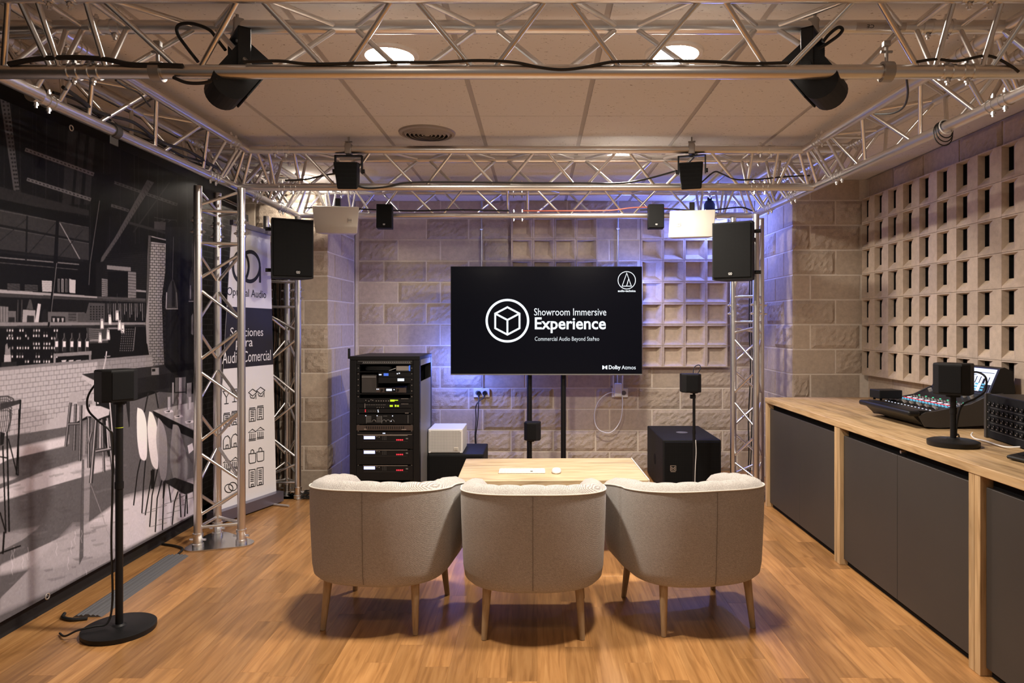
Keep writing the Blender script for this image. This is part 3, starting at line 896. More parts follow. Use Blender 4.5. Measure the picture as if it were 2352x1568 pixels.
# ---- small satellite speaker used on the stands
def sat_speaker(name, label, loc, rz, w_=.15, d_=.125, h_=.142, group='small black cube speakers'):
    t = thing(name, label, 'speaker', loc, rz, group=group)
    ch = .028
    poly = [(-w_ / 2 + ch, -d_ / 2), (w_ / 2 - ch, -d_ / 2), (w_ / 2, -d_ / 2 + ch), (w_ / 2, d_ / 2 - .02), (w_ / 2 - .02, d_ / 2), (-w_ / 2 + .02, d_ / 2), (-w_ / 2, d_ / 2 - .02), (-w_ / 2, -d_ / 2 + ch)]
    mb = MB()
    n = len(poly); vs = []
    for z, sc in ((0, .965), (.006, 1), (h_ - .006, 1), (h_, .965)):
        vs += [(x * sc, y * sc, z) for x, y in poly]
    fs = [tuple(range(n))[::-1], tuple(range(3 * n, 4 * n))]
    for q in range(3): fs += [(q * n + i, q * n + (i + 1) % n, (q + 1) * n + (i + 1) % n, (q + 1) * n + i) for i in range(n)]
    obj('cabinet', mb.add(vs, fs), M['blackpaint'], t)
    obj('grille', MB().rbox(-w_ / 2 + ch + .002, w_ / 2 - ch - .002, -d_ / 2 - .004, -d_ / 2 + .002, .010, h_ - .010, .0015, 1), M['black_perf'], t)
    obj('rear_bracket', MB().rbox(-.03, .03, d_ / 2, d_ / 2 + .018, h_ * .35, h_ * .95, .004, 2), M['blackmatte'], t)
    return t
def round_stand(name, label, loc, hgt, rb=.15, rp=.0135, group=None, cat='stand'):
    t = thing(name, label, cat, loc, group=group)
    obj('base', MB().lathe([(0, 0), (rb - .002, 0), (rb, .006), (rb, .022), (rb - .012, .027), (.03, .029), (.022, .036), (0, .036)], 56), M['black'], t, smooth=True)
    obj('pole', MB().cyl((0, 0, .03), (0, 0, hgt - .008), rp, n=20), M['black'], t, smooth=True)
    obj('collar', MB().cyl((0, 0, hgt * .62), (0, 0, hgt * .62 + .03), rp * 1.18, n=20), M['black'], t, smooth=True)
    obj('top_plate', MB().lathe([(0, hgt - .012), (.03, hgt - .012), (.03, hgt), (0, hgt)], 20), M['black'], t, smooth=True)
    return t

# floor stand in front of the mural
sx, sy = -1.885, 3.075
st = round_stand('speaker_stand', 'tall black speaker stand on a round base in front of the mural', (sx, sy, 0), 1.035, .150, .0155)
obj('marker_ring', MB().cyl((0, 0, .915), (0, 0, .918), .0162, n=20), M['yellowgreen'], st)
sat_speaker('cube_speaker', 'small black speaker on the tall stand in front of the mural', (sx - .012, sy, 1.036), .95)
a = Vector((sx, sy, 0))
cable('speaker_cable', 'black cable looping from the mural-side speaker down its stand to the floor',
      [a + Vector(p) for p in ((-.083, .05, 1.135), (-.115, .03, 1.12), (-.133, -.01, 1.06), (-.12, -.03, 1.00), (-.075, -.03, .95), (-.03, -.025, .91), (-.022, -.012, .86), (-.024, -.012, .6), (-.028, -.012, .4), (-.024, -.01, .15), (-.035, -.025, .050), (-.08, -.05, .042), (-.135, -.075, .037), (-.185, -.085, .016), (-.24, -.04, .008))], .0045)
# desk speaker on the counter
dx, dy = 1.905, 3.13
round_stand('desk_speaker_stand', 'short black speaker stand on a round base on the worktop', (dx, dy, CZ + .0005), .235, .107, .0125)
sat_speaker('cube_speaker', 'small black speaker on the short stand on the worktop', (dx, dy, CZ + .236), -.75, .15, .125, .142)
a = Vector((dx, dy, CZ))
cable('speaker_cable', 'black cable curling from the worktop speaker down behind its stand',
      [a + Vector(p) for p in ((.085, .03, .33), (.125, .02, .335), (.15, .0, .31), (.145, 0, .25), (.10, .0, .215), (.045, .01, .18), (.03, .02, .10), (.035, .035, .045), (.06, .07, .040), (.082, .095, .034), (.11, .13, .007))], .0045)
# stand in front of the right subwoofer
r0 = at(1594, 900, 5.30)
t = round_stand('speaker_stand', 'thin black speaker stand in front of the black subwoofer', (r0.x, 5.30, 0), at(0, 899, 5.30).z, .11, .011)
obj('clamp', MB().rbox(-.03, .012, -.012, .012, at(0, 915, 5.30).z, at(0, 906, 5.30).z, .003, 1), M['black'], t)
r1 = at(1586, 900, 5.30)
sat_speaker('cube_speaker', 'small black speaker on the thin stand before the black subwoofer', (r1.x, 5.30, r1.z), .0, .15, .125, .142)
cable('speaker_cable', 'thin white cable hanging down the stand before the subwoofer',
      [at(1598, 1010, 5.285), at(1599, 1040, 5.28), at(1597, 1075, 5.28), at(1596, 1120, 5.285), at(1597, 1150, 5.285)], .003, 'cablewhite')
cable('speaker_cable', 'short black cable loop behind the speaker before the subwoofer',
      [at(1600, 862, 5.40), at(1609, 845, 5.42), at(1605, 838, 5.46), at(1594, 845, 5.47), at(1592, 870, 5.40)], .004)
# centre speaker below the display
r0 = at(1219, 1010, 5.62)
round_stand('speaker_stand', 'short black speaker stand below the display behind the low table', (r0.x, 5.62, 0), r0.z, .10, .010)
sat_speaker('cube_speaker', 'small black speaker below the display behind the low table', (at(1223, 0, 5.62).x, 5.62, r0.z + .001), -.12, .132, .11, .148)

# ================================================================== LOUDSPEAKERS
def logo(parent, x, z, y, s, m='white'):
    """Small two-ring maker's mark on a plate, flat on the local front face."""
    obj('badge', MB().rbox(x - s, x + s, y - .003, y, z - s * .8, z + s * .8, .001, 1), M['blackmatte'] if m == 'white' else M['offwhite'], parent)
    mb = MB()
    for q in (-.42, .42):
        v, f = stroke(circ(x + q * s, z + .05 * s, s * .34, 20), s * .16, True)
        mb.add([(p[0], y - .0036, p[1]) for p in v], f)
    v, f = stroke([(x - .75 * s, z - .58 * s), (x + .75 * s, z - .58 * s)], s * .12)
    mb.add([(p[0], y - .0036, p[1]) for p in v], f)
    obj('emblem', mb, M[m], parent)

def pa_speaker(label, c, rz, wd, hg, dp, leg):
    t = thing('pa_loudspeaker', label, 'speaker', c, rz, group='black loudspeakers on the rear towers')
    x, y, z = wd / 2, dp / 2, hg / 2
    poly = [(-x, -y), (x, -y), (x * .98, -y * .2), (x * .62, y), (-x * .62, y), (-x * .98, -y * .2)]
    obj('cabinet', MB().prism_z(poly, -z, z), M['blackpaint'], t)
    obj('grille', MB().rbox(-x + .008, x - .008, -y - .010, -y + .001, -z + .012, z - .012, .006, 2), M['steel_perf'], t)
    logo(t, -.01 if rz < 0 else .035, -z + .042, -y - .0102, .016)
    Ri = Matrix.Rotation(-rz, 3, 'Z'); leg = Ri @ (Vector(leg) - Vector(c))
    for zz in (-.13, .13):
        q = Vector((leg.x, leg.y, zz)); p = Vector((0, y, zz)); d = (q - p).normalized()
        obj('bracket', MB().cyl(p - d * .004, q - d * (CHR + .001), .012, n=10), M['black'], t)
    for zz in (-.15, .15):
        s = 1 if rz < 0 else -1
        obj('knob', MB().cyl((s * x * .85, y * .3, zz), (s * (x * .85 + .05), y * .3, zz), .014, n=12), M['black'], t)
    return t
pa_speaker('black loudspeaker on the rear tower beside the roll-up banner', at(668, 574, 5.02), .46, .285, .425, .24, (-1.90, 5.41, 0))
pa_speaker('black loudspeaker on the rear tower beside the right pillar', at(1690, 579, 5.02), -.50, .285, .415, .24, (1.695, 5.30, 0))

def box_speaker(label, c, rx, rz, wd, hg, dp, m, mark=1):
    t = thing('box_speaker', label, 'speaker', c, group='white box speakers on the rear truss', rot=(rx, 0, rz))
    x, y, z = wd / 2, dp / 2, hg / 2
    k = .022 * (-mark)
    # trapezoid front: top edge longer on the outside
    fr = [(-x, -y, z), (x, -y, z), (x - .012 + (.0 if mark > 0 else -.0), -y, -z), (-x + (.028 if mark > 0 else 0), -y, -z)]
    if mark < 0: fr = [(-x, -y, z), (x, -y, z), (x - .012, -y, -z), (-x - .012, -y, -z)]
    bk = [(p[0] * .8, y, p[2] * .75) for p in fr]
    mb = MB().add(fr + bk, [(0, 1, 2, 3), (4, 7, 6, 5), (0, 4, 5, 1), (1, 5, 6, 2), (2, 6, 7, 3), (3, 7, 4, 0)])
    me = mb.mesh('cabinet', m)
    bm = bmesh.new(); bm.from_mesh(me); bmesh.ops.bevel(bm, geom=list(bm.edges), offset=.008, segments=3, profile=.5, affect='EDGES'); bm.to_mesh(me); bm.free()
    finish_smooth(me, 30)
    obj('cabinet', me, parent=t)
    bx = x * .62 * mark
    obj('badge', MB().rbox(bx - .017, bx + .017, -y - .004, -y + .001, -z * .05 - .017, -z * .05 + .017, .002, 1), m, t)
    mbk = MB()
    for q in (-.006, .006):
        v, f = stroke(circ(bx + q, -z * .05 + .001, .0055, 16), .0022, True); mbk.add([(p[0], -y - .0046, p[1]) for p in v], f)
    obj('emblem', mbk, M['grey'], t)
    obj('bracket', MB().rbox(-.02, .02, y * .2, y * .2 + .03, z * .8, z + .09, .003, 1), M['black'], t)
    return t
box_speaker('cream box speaker hanging from the rear truss above the equipment rack', at(774, 510, 5.30), -.10, .14, .352, .212, .16, M['offwhite'], 1)
box_speaker('brightly lit white box speaker on the rear truss beside the right loudspeaker', at(1590, 519, 5.30), -.10, -.18, .345, .212, .16, M['offwhite'], -1)

def mini_speaker(label, c, rz):
    t = thing('mini_speaker', label, 'speaker', c, rz, group='small black speakers on the rear truss')
    x, y, z = .061, .05, .094
    obj('cabinet', MB().rbox(-x, x, -y, y, -z, z, .006, 2), M['blackpaint'], t, smooth=True)
    obj('grille', MB().rbox(-x + .003, x - .003, -y - .006, -y + .001, -z + .003, z - .003, .004, 2), M['steel_perf' if rz < 0 else 'black_perf'], t)
    logo(t, 0, -z + .028, -y - .0062, .010)
    obj('bracket', MB().rbox(-.02, .02, y, y + .035, -.02, .02, .003, 1), M['black'], t)
    return t
mini_speaker('small black upright speaker on the rear truss beside the cream speaker', at(884, 498, 5.375), .10)
mini_speaker('small dark grille speaker on the rear truss beside the white speaker', at(1506, 498, 5.375), -.06)

def yoke_speaker(label, px, Yt, rz, rx=.30):
    """Cube speaker in a U yoke under the near upper chord of the middle truss."""
    c = Vector((at(px, 390, Yt).x, Yt, ZU - .025))
    t = thing('yoke_speaker', label, 'speaker', c, rz, group='small yoke-mounted speakers on the middle truss')
    w_ = .074
    obj('clamp', MB().rbox(-.02, .02, -.03, .03, -.006, .062, .006, 2).cyl((0, 0, .05), (0, 0, .105), .006, n=10).cyl((-.022, 0, .075), (.022, 0, .075), .006, n=8), M['cast'], t)
    yk = MB().rbox(-w_ - .012, w_ + .012, -.016, .016, -.018, -.010, .002, 1)
    for s in (-1, 1): yk.rbox(s * (w_ + .008) - .004, s * (w_ + .008) + .004, -.016, .016, -.125, -.010, .002, 1)
    obj('yoke', yk, M['black'], t)
    R = Matrix.Translation((0, 0, -.125)) @ Matrix.Rotation(rx, 4, 'X')
    mb = MB(); fr = [(-.076, -.07, .078), (.076, -.07, .078), (.062, -.07, -.088), (-.062, -.07, -.088)]
    bk = [(p[0] * .78, .07, p[2] * .8) for p in fr]
    mb.add(fr + bk, [(0, 1, 2, 3), (4, 7, 6, 5), (0, 4, 5, 1), (1, 5, 6, 2), (2, 6, 7, 3), (3, 7, 4, 0)]); mb.xf(R)
    me = mb.mesh('cabinet', M['blackpaint']); bm = bmesh.new(); bm.from_mesh(me); bmesh.ops.bevel(bm, geom=list(bm.edges), offset=.008, segments=2, profile=.5, affect='EDGES'); bm.to_mesh(me); bm.free()
    obj('cabinet', me, parent=t)
    g = MB().add([(p[0] * .90, -.074, p[2] * .90) for p in fr] + [(p[0] * .93, -.0685, p[2] * .93) for p in fr], [(0, 1, 2, 3), (0, 4, 5, 1), (1, 5, 6, 2), (2, 6, 7, 3), (3, 7, 4, 0)]); g.xf(R)
    obj('grille', g, M['black_perf'], t)
    for s in (-1, 1): obj('knob', MB().cyl((s * (w_ + .010), 0, -.108), (s * (w_ + .024), 0, -.108), .013, n=14), M['black'], t)
    return t
yoke_speaker('small yoke-mounted black speaker on the middle truss, above the cream box speaker', 801, 4.25, .04)
yoke_speaker('small yoke-mounted black speaker on the middle truss, turned aside, above the white speaker', 1589, 4.25, -.30)

def hung_speaker(label, px, sgn, yaw=.62):
    """Tilted black speaker with a U bracket under the rear upper chord of the front truss. sgn=+1: aims right."""
    Yt = 2.376 + HB + .0
    c = Vector((at(px, 60, Yt).x, Yt, ZU - CHR))
    t = thing('hanging_speaker', label, 'speaker', c, sgn * yaw, group='tilted speakers hanging from the front truss')
    obj('clamp', MB().rbox(-.018, .018, -.032, .032, -.008, .05, .005, 2).cyl((0, 0, -.03), (0, 0, .07), .006, n=10), M['cast'], t)
    R = Matrix.Translation((0, -.03, -.155)) @ Matrix.Rotation(sgn * .62, 4, 'Y')
    poly = [(.062, .085), (.062, -.070)] + [(.062 * math.cos(a), -.075 - .055 * math.sin(a)) for a in [PI * k / 12 for k in range(1, 12)]] + [(-.062, -.070), (-.062, .045), (-.035, .085)]
    obj('cabinet', MB().prism([(x * sgn, z) for x, z in poly], -.078, .078).xf(R), M['blackpaint'], t)
    g0, g1 = sorted((sgn * .0618, sgn * .070))
    obj('grille', MB().rbox(g0, g1, -.073, .073, -.078, .080, .003, 1).xf(R), M['steel_perf'], t)
    yk = MB().rbox(-.022, .022, -.115, .055, -.022, -.014, .002, 1)
    for yy in (-.115, .049): yk.rbox(-.022, .022, yy, yy + .006, -.165, -.014, .002, 1)
    obj('yoke', yk, M['black'], t)
    for yy in (-.125, .055): obj('knob', MB().cyl((0, yy, -.155), (0, yy + .012, -.155), .018, n=14), M['black'], t)
    return t
hung_speaker('tilted black speaker hanging from the front truss above the mural side', 545, 1)
hung_speaker('tilted black speaker hanging from the front truss above the counter side', 1872, -1)

# subwoofers
t = thing('subwoofer', 'large black subwoofer with a silver emblem standing by the right tower', 'subwoofer', (1.25, 5.92, 0), 0)
obj('cabinet', MB().rbox(-.237, .237, -.39, .39, .012, .445, .008, 2), M['blackpaint'], t)
obj('grille', MB().rbox(-.222, .222, -.400, -.389, .03, .43, .004, 1), M['black_perf'], t)
obj('pole_socket', MB().lathe([(0, .446), (.05, .446), (.05, .445)], 24), M['grey'], t)
for s in (-1, 1): obj('handle', MB().cyl((s * .2355, -.02, .22), (s * .2385, -.02, .22), .045, n=20), M['blackmatte'], t)
for sx in (-.2, .2):
    for sy in (-.35, .35): obj('foot', MB().cyl((sx, sy, 0), (sx, sy, .013), .02, n=10), M['blackmatte'], t)
mb = MB(); ex, ez, s = -.155, .215, .026
for pts, cl in (([(-1, -.6), (1, -.6), (1, .9), (-1, .9)], True), ([(-.6, -.35), (-.6, .55), (0, .05), (.6, .55), (.6, -.35)], False), ([(-.3, -.35), (-.3, .0)], False), ([(.3, -.35), (.3, .0)], False), ([(-.9, -.95), (.9, -.95)], False)):
    v, f = stroke([(ex + a * s * .85, ez + b * s) for a, b in pts], s * .13, cl); mb.add([(p[0], -.4012, p[1]) for p in v], f)
obj('emblem', mb, M['silver'], t)

t = thing('subwoofer', 'low black subwoofer beside the rack, under the white speaker', 'subwoofer', (-.672, 5.85, 0))
obj('cabinet', MB().rbox(-.228, .228, -.25, .25, .012, .318, .008, 2), M['blackpaint'], t)
obj('grille', MB().rbox(-.216, .216, -.260, -.249, .03, .305, .004, 1), M['black_perf'], t)
for sx in (-.2, .2):
    for sy in (-.2, .2): obj('foot', MB().cyl((sx, sy, 0), (sx, sy, .013), .02, n=10), M['blackmatte'], t)
t = thing('grille_speaker', 'white speaker with a perforated grille lying on the low subwoofer', 'speaker', (-.7610, 5.80, .3185), 0)
obj('cabinet', MB().rbox(-.142, .142, -.17, .17, 0, .198, .006, 2), M['white'], t)
obj('grille', MB().rbox(-.133, .133, -.179, -.169, .008, .190, .003, 1), M['white_perf'], t)
for sx in (-1, 1):
    for z in (.012, .186): obj('screw', MB().cyl((sx * .127, -.182, z), (sx * .127, -.178, z), .007, n=12), M['white'], t)
logo(t, .089, .037, -.1795, .017, 'grey')

# ================================================================== DISPLAY
TY = 6.0
tl, br = at(1035, 611.5, TY), at(1475, 861, TY)
tc = (tl + br) / 2; tw, th_ = (br.x - tl.x), (tl.z - br.z)
tv = thing('television', 'large black flat display showing a white cube emblem and title', 'television', (tc.x, TY, tc.z))
obj('back_cover', MB().rbox(-tw / 2 + .05, tw / 2 - .05, .028, .065, -th_ / 2 + .06, th_ / 2 - .08, .01, 2), M['black'], tv)
obj('bezel', MB().rbox(-tw / 2, tw / 2, 0, .03, -th_ / 2, th_ / 2, .003, 1), M['black'], tv)
scr = obj('screen', MB().box(-tw / 2 + .006, tw / 2 - .006, -.0012, 0, -th_ / 2 + .014, th_ / 2 - .006), M['screen'], tv)
obj('bottom_trim', MB().box(-tw / 2, tw / 2, -.004, 0, -th_ / 2, -th_ / 2 + .010), M['grey'], tv)
# screen content: coordinates from a 2352 x 1421 view of the display (80..2230 across, 105..1330 down)
def S(px, py):
    return ((px - 75) / (2230 - 75) - .5) * tw, (.5 - (py - 108) / (1332 - 108)) * th_
def scr_obj(name, parts, m):
    mb = MB()
    for v, f in parts: mb.add([(p[0], -.0018, p[1]) for p in v], f)
    return obj(name, mb, m, scr)
def scr_text(name, s, x0, x1, ytop, ybot, bold, m):
    v, f = text_verts(s, bold); a = S(x0, ybot); b = S(x1, ytop)
    for lv, lf in (letters(v, f) if name == 'title_lettering' else [(v, f)]):
        scr_obj('letter' if name == 'title_lettering' else name, [([(a[0] + p[0] * (b[0] - a[0]), a[1] + p[1] * (b[1] - a[1])) for p in lv], lf)], m)
k = tw / 2155
SP = lambda L: [S(*p) for p in L]
scr_obj('cube_emblem', [stroke(SP(circ(714, 720, 233, 72)), 26 * k, True), stroke(SP([(714, 568), (850, 640), (850, 805), (714, 877), (577, 805), (577, 640)]), 21 * k, True),
                        stroke(SP([(577, 640), (714, 712), (850, 640)]), 21 * k), stroke(SP([(714, 712), (714, 877)]), 21 * k)], M['glow'])
scr_text('title_lettering', 'Showroom Immersive', 1014, 1826, 580, 662, 0.0, M['glow'])
scr_text('title_lettering', 'Experience', 1022, 1822, 682, 860, .020, M['glow'])
scr_text('subtitle_lettering', 'Commercial Audio Beyond Stereo', 1022, 1746, 900, 962, 0.0, M['glowdim'])
scr_obj('cursor', [([S(1676, 895), S(1690, 918), S(1680, 918)], [(0, 1, 2)])], M['glow'])
scr_obj('round_emblem', [stroke(SP(circ(2056, 265, 98, 56)), 8 * k, True), stroke(SP([(2056, 184), (2108, 331), (2004, 331)]), 8 * k, True), stroke(SP([(2054, 331), (2078, 250)]), 8 * k)], M['glow'])
scr_text('emblem_lettering', 'audio-technica', 1956, 2156, 372, 397, .03, M['glow'])
scr_text('logo_lettering', 'Dolby', 1854, 1988, 1222, 1280, .022, M['glow'])
scr_text('logo_lettering', 'Atmos', 1998, 2157, 1224, 1268, 0.0, M['glow'])
d1 = [S(1781, 1268), S(1781, 1224)] + SP([(1785 + 22 * math.sin(a), 1246 - 22 * math.cos(a)) for a in [PI * q / 10 for q in range(11)]])
d2 = [S(1838, 1224), S(1838, 1268)] + SP([(1834 - 22 * math.sin(a), 1246 + 22 * math.cos(a)) for a in [PI * q / 10 for q in range(11)]])
scr_obj('logo_mark', [(d1, [tuple(range(len(d1)))]), (d2, [tuple(range(len(d2)))])], M['glow'])
t = thing('display_stand', 'black two-pole floor stand holding up the large display', 'stand', (tc.x, TY + .10, 0))
for px in (1216, 1294):
    X = at(px, 0, TY + .10).x - tc.x
    obj('pole', MB().cyl((X, 0, .02), (X, 0, 1.55), .0235, n=20), M['black'], t, smooth=True)
obj('base', MB().rbox(-.36, .40, -.24, .16, 0, .02, .006, 2), M['black'], t)
obj('crossbar', MB().rbox(-.30, .36, -.034, -.018, 1.28, 1.38, .003, 1), M['black'], t)

# ================================================================== EQUIPMENT RACK
RY = 5.25; k = RY / F
RX0, RX1, RZ1 = at(803, 0, RY).x, at(964, 0, RY).x, at(0, 818, RY).z
RXc = (RX0 + RX1) / 2; hw = (RX1 - RX0) / 2; RD = .60
rack = thing('equipment_rack', 'tall black equipment rack with lit units left of the display', 'rack', (RXc, RY, 0))
X = lambda px: (px - CX) * k - RXc
Z = lambda py: CH + (CY - py) * k
obj('top_panel', MB().rbox(-hw, hw, 0, RD, RZ1 - .03, RZ1, .003, 1), M['black'], rack)
obj('base', MB().rbox(-hw, hw, 0, RD, 0, .07, .003, 1), M['black'], rack)
for s in (-1, 1):
    obj('post', MB().rbox(min(s * hw, s * (hw - .05)), max(s * hw, s * (hw - .05)), 0, .05, .07, RZ1 - .03, .003, 1), M['black'], rack)
    obj('rear_post', MB().box(min(s * hw, s * (hw - .05)), max(s * hw, s * (hw - .05)), RD - .05, RD, .07, RZ1 - .03), M['black'], rack)
    rail = MB().box(min(s * (hw - .052), s * (hw - .075)), max(s * (hw - .052), s * (hw - .075)), .012, .03, .07, RZ1 - .03)
    obj('mounting_rail', rail, M['black'], rack)
    holes = MB()
    for q in range(22): holes.cyl((s * (hw - .063), .0105, .12 + q * .044), (s * (hw - .063), .0122, .12 + q * .044), .0035, n=8)
    hh = obj('rail_screws', holes, M['silver'], rack); hh['kind'] = 'stuff'
SPn = MB()
sh = hw - .002
SPn.box(sh - .006, sh, .052, RD - .052, .07, RZ1 - .20)
sp_ = obj('side_panel', SPn, M['grey'], rack)
obj('side_frame', MB().box(sh - .006, sh, .052, RD - .052, RZ1 - .075, RZ1 - .03), M['grey'], rack)
obj('side_panel', MB().box(-sh, -sh + .006, .052, RD - .052, .07, RZ1 - .03), M['black'], rack)
obj('rear_panel', MB().box(-hw + .05, hw - .05, RD - .02, RD - .01, .07, RZ1 - .03), M['blackmatte'], rack)
obj('hinge', MB().rbox(-hw - .014, -hw - .001, .0, .03, RZ1 - .02, RZ1 + .06, .003, 1), M['black'], rack)
IX0, IX1 = 826, 945
EARS = (818.6, 948.4)
def unit(name, label, cat, py0, py1, m='black', x0=EARS[0], x1=EARS[1], dep=.30, group=None, y=.004):
    ox = RXc + (X(x0) + X(x1)) / 2
    t = thing(name, label, cat, (ox, RY + y, Z(py1)), group=group)
    t['_px'] = ox
    h = Z(py0) - Z(py1); w2 = (X(x1) - X(x0)) / 2
    obj('faceplate', MB().rbox(-w2, w2, 0, .006, .001, h - .001, .001, 1), M[m], t)
    obj('body', MB().box(-w2 + .034, w2 - .034, .0062, dep, .004, h - .004), M['blackmatte'], t)
    return t
def on(t, px0, px1, py0, py1, name, m, d=.002, kind=None):
    ox, oz = t.location.x, t.location.z
    o = obj(name, MB().box((px0 - CX) * k - ox, (px1 - CX) * k - ox, -d, .0002, Z(py1) - oz, Z(py0) - oz), M[m], t)
    return o
def dots(t, pts, s, name, m, d=.0025):
    ox, oz = t.location.x, t.location.z; mb = MB()
    for px, py in pts: mb.box((px - s / 2 - CX) * k - ox, (px + s / 2 - CX) * k - ox, -d, .0002, Z(py + s / 2) - oz, Z(py - s / 2) - oz)
    o = obj(name, mb, M[m], t); o['kind'] = 'stuff'; return o
u = unit('vent_panel', 'slotted vent panel at the very top of the rack', 'panel', 827, 837)
on(u, 822, 946, 829, 830, 'slat', 'grey'); on(u, 832, 944, 833, 834.4, 'slat', 'grey')
dots(u, [(835 + 4.4 * q, 832) for q in range(25)], 2.2, 'slots', 'grey')
sh1 = unit('rack_shelf', 'upper rack shelf carrying small boxes below the vent panel', 'shelf', 852.5, 855, 'black')
t = thing('power_adapter', 'small silver box lying on the upper rack shelf', 'adapter', (RXc + X(925), RY + .03, Z(852.4)))
obj('case', MB().rbox(-.058, .040, 0, .09, 0, .042, .003, 1), M['silver'], t)
obj('end_cap', MB().rbox(.0405, .058, 0, .09, 0, .042, .003, 1), M['lcd_deep'], t)
t = thing('cable_coil', 'black coiled cable lying on the upper rack shelf', 'cable', (RXc + X(866), RY + .06, Z(852.4)))
for q in range(3): obj('turn', MB().tube([(.10 * math.cos(a), .03 * math.sin(a), .008 + .011 * q) for a in [2 * PI * j / 24 for j in range(24)]], .0055, 7, True), M['cable'], t, smooth=True)
cable('adapter_cable', 'short white cable beside the silver box in the rack', [(RXc + X(892), RY + .025, Z(851.5)), (RXc + X(900), RY + .022, Z(848.5)), (RXc + X(907), RY + .03, Z(846))], .002, 'cablewhite')
sh2 = unit('rack_shelf', 'lower rack shelf carrying the receiver and the tilted grey box', 'shelf', 903, 906, 'black')
u = unit('media_player', 'small rack player with a square blue display', 'audio unit', 855.2, 866, 'black', 869, 944, dep=.2)
on(u, 881, 892, 857, 863, 'display', 'lcd_deep'); on(u, 870, 876, 859, 861.5, 'label_plate', 'lcd_white'); dots(u, [(912.5, 858), (917, 857)], 2.6, 'buttons', 'led_white')
u = unit('network_player', 'slim rack player with a pale white display', 'audio unit', 866.3, 880, 'black', 869, 944, dep=.2)
on(u, 913, 928, 869, 875, 'display', 'lcd_white')
t = thing('grey_box', 'dark grey upright box at the left of the lower rack shelf', 'box', (RXc + X(846), RY + .02, Z(902.8)))
obj('case', MB().rbox(-.058, .058, 0, .2, 0, Z(861) - Z(902.8), .004, 2), M['greydark'], t)
obj('lid', MB().rbox(-.056, .056, -.003, -.0005, .118, .130, .001, 1), M['grey'], t)
u = unit('wireless_receiver', 'bronze wireless receiver with a white character display', 'audio unit', 890.5, 902.5, 'brownmetal', 863, 932, dep=.2, y=.02)
on(u, 882, 908, 891.5, 900.5, 'display_window', 'blackmatte'); on(u, 886, 899, 893, 898, 'display', 'lcd_white', .0025); dots(u, [(864.5, 894), (868, 894), (904, 895)], 2.2, 'leds', 'led_white')
ox = u.location.x; oz = u.location.z
for px in (876, 913): obj('knob', MB().cyl(((px - CX) * k - ox, -.012, Z(896) - oz), ((px - CX) * k - ox, .0, Z(896) - oz), .009, n=16), M['black'], u)
for i, (a, b) in enumerate(((914, 925.5), (926, 937.5))):
    u = unit('audio_processor', ['black signal processor with yellow display, the upper of two', 'black signal processor with yellow display, the lower of two'][i], 'audio unit', a, b, group='signal processors with yellow displays')
    if i == 0:
        on(u, 896, 906, 917.5, 922, 'display', 'lcd_yellow'); on(u, 906, 914, 918, 920, 'display', 'lcd_yellow')
        dots(u, [(840, 919), (847, 921), (852, 918), (856, 919)] + [(864 + 5.6 * q, 920.5) for q in range(6)], 1.8, 'buttons', 'silver')
        on(u, 921, 938, 915, 915.8, 'edge_mark', 'silver')
    else:
        on(u, 895, 902, 930, 934, 'display', 'lcd_yellow'); on(u, 906.5, 910.5, 929.5, 934, 'display', 'lcd_yellow'); on(u, 912, 916, 930, 934, 'display', 'lcd_yellow')
        dots(u, [(841 + 3.9 * q, 929.5) for q in range(12)] + [(866 + 5 * q, 935.5) for q in range(4)], 1.3, 'buttons', 'silver')
        on(u, 921, 938, 927, 927.8, 'edge_mark', 'silver'); on(u, 837.4, 838.4, 926.3, 937, 'edge_mark', 'silver')
u = unit('patch_unit', 'thin black rack unit with two red lights under the processors', 'audio unit', 938, 949)
dots(u, [(839, 941.5), (839, 945)], 1.8, 'red_leds', 'led_red'); dots(u, [(868, 942), (868.6, 945.5)], 2.2, 'jacks', 'led_white'); dots(u, [(846 + 4 * q, 944) for q in range(5)], 1.4, 'buttons', 'grey'); on(u, 930, 938.5, 948, 949, 'edge_mark', 'silver')
u = unit('power_amplifier', 'black power amplifier with a slatted grille front', 'amplifier', 951, 974)
for q in range(6):
    on(u, 841, 852.5, 955.5 + 2.6 * q, 956.4 + 2.6 * q, 'slat', 'grey', .004); on(u, 865, 876, 955.5 + 2.6 * q, 956.4 + 2.6 * q, 'slat', 'grey', .004)
on(u, 841, 842, 955, 972, 'slat', 'grey', .003); on(u, 876, 877, 955, 972, 'slat', 'grey', .003)
ox, oz = u.location.x, u.location.z
for px in (859, 882, 891, 901):
    obj('arch_rib', MB().tube([((px + 4.5 * math.cos(a) - CX) * k - ox, -.003, Z(969 - 5 * math.sin(a)) - oz) for a in [PI * q / 8 for q in range(9)]], .0022, 6), M['grey'], u)
dots(u, [(840, 954.5), (866, 954.5), (901.5, 955), (898, 967)], 2.0, 'leds', 'led_white'); on(u, 880, 889, 955, 956, 'edge_mark', 'grey'); on(u, 936.5, 937.5, 953, 972, 'edge_mark', 'grey')
u = unit('vent_panel', 'bronze ribbed vent panel under the slatted amplifier', 'panel', 976, 989, 'brownmetal')
for q in range(18): on(u, 841 + 5 * q, 842.6 + 5 * q, 979, 985, 'rib', 'black', .003)
on(u, 836, 842, 984.4, 986.4, 'label_plate', 'silver'); on(u, 922, 933, 985.6, 987, 'label_plate', 'silver')
u = unit('network_switch', 'thin rack strip with two bright blue lights', 'audio unit', 991, 998.5, 'black')
dots(u, [(880, 994.8), (883.4, 994.8)], 2.4, 'blue_leds', 'lcd_white'); on(u, EARS[0] + 2, EARS[1] - 2, 997.6, 998.4, 'edge', 'silver')
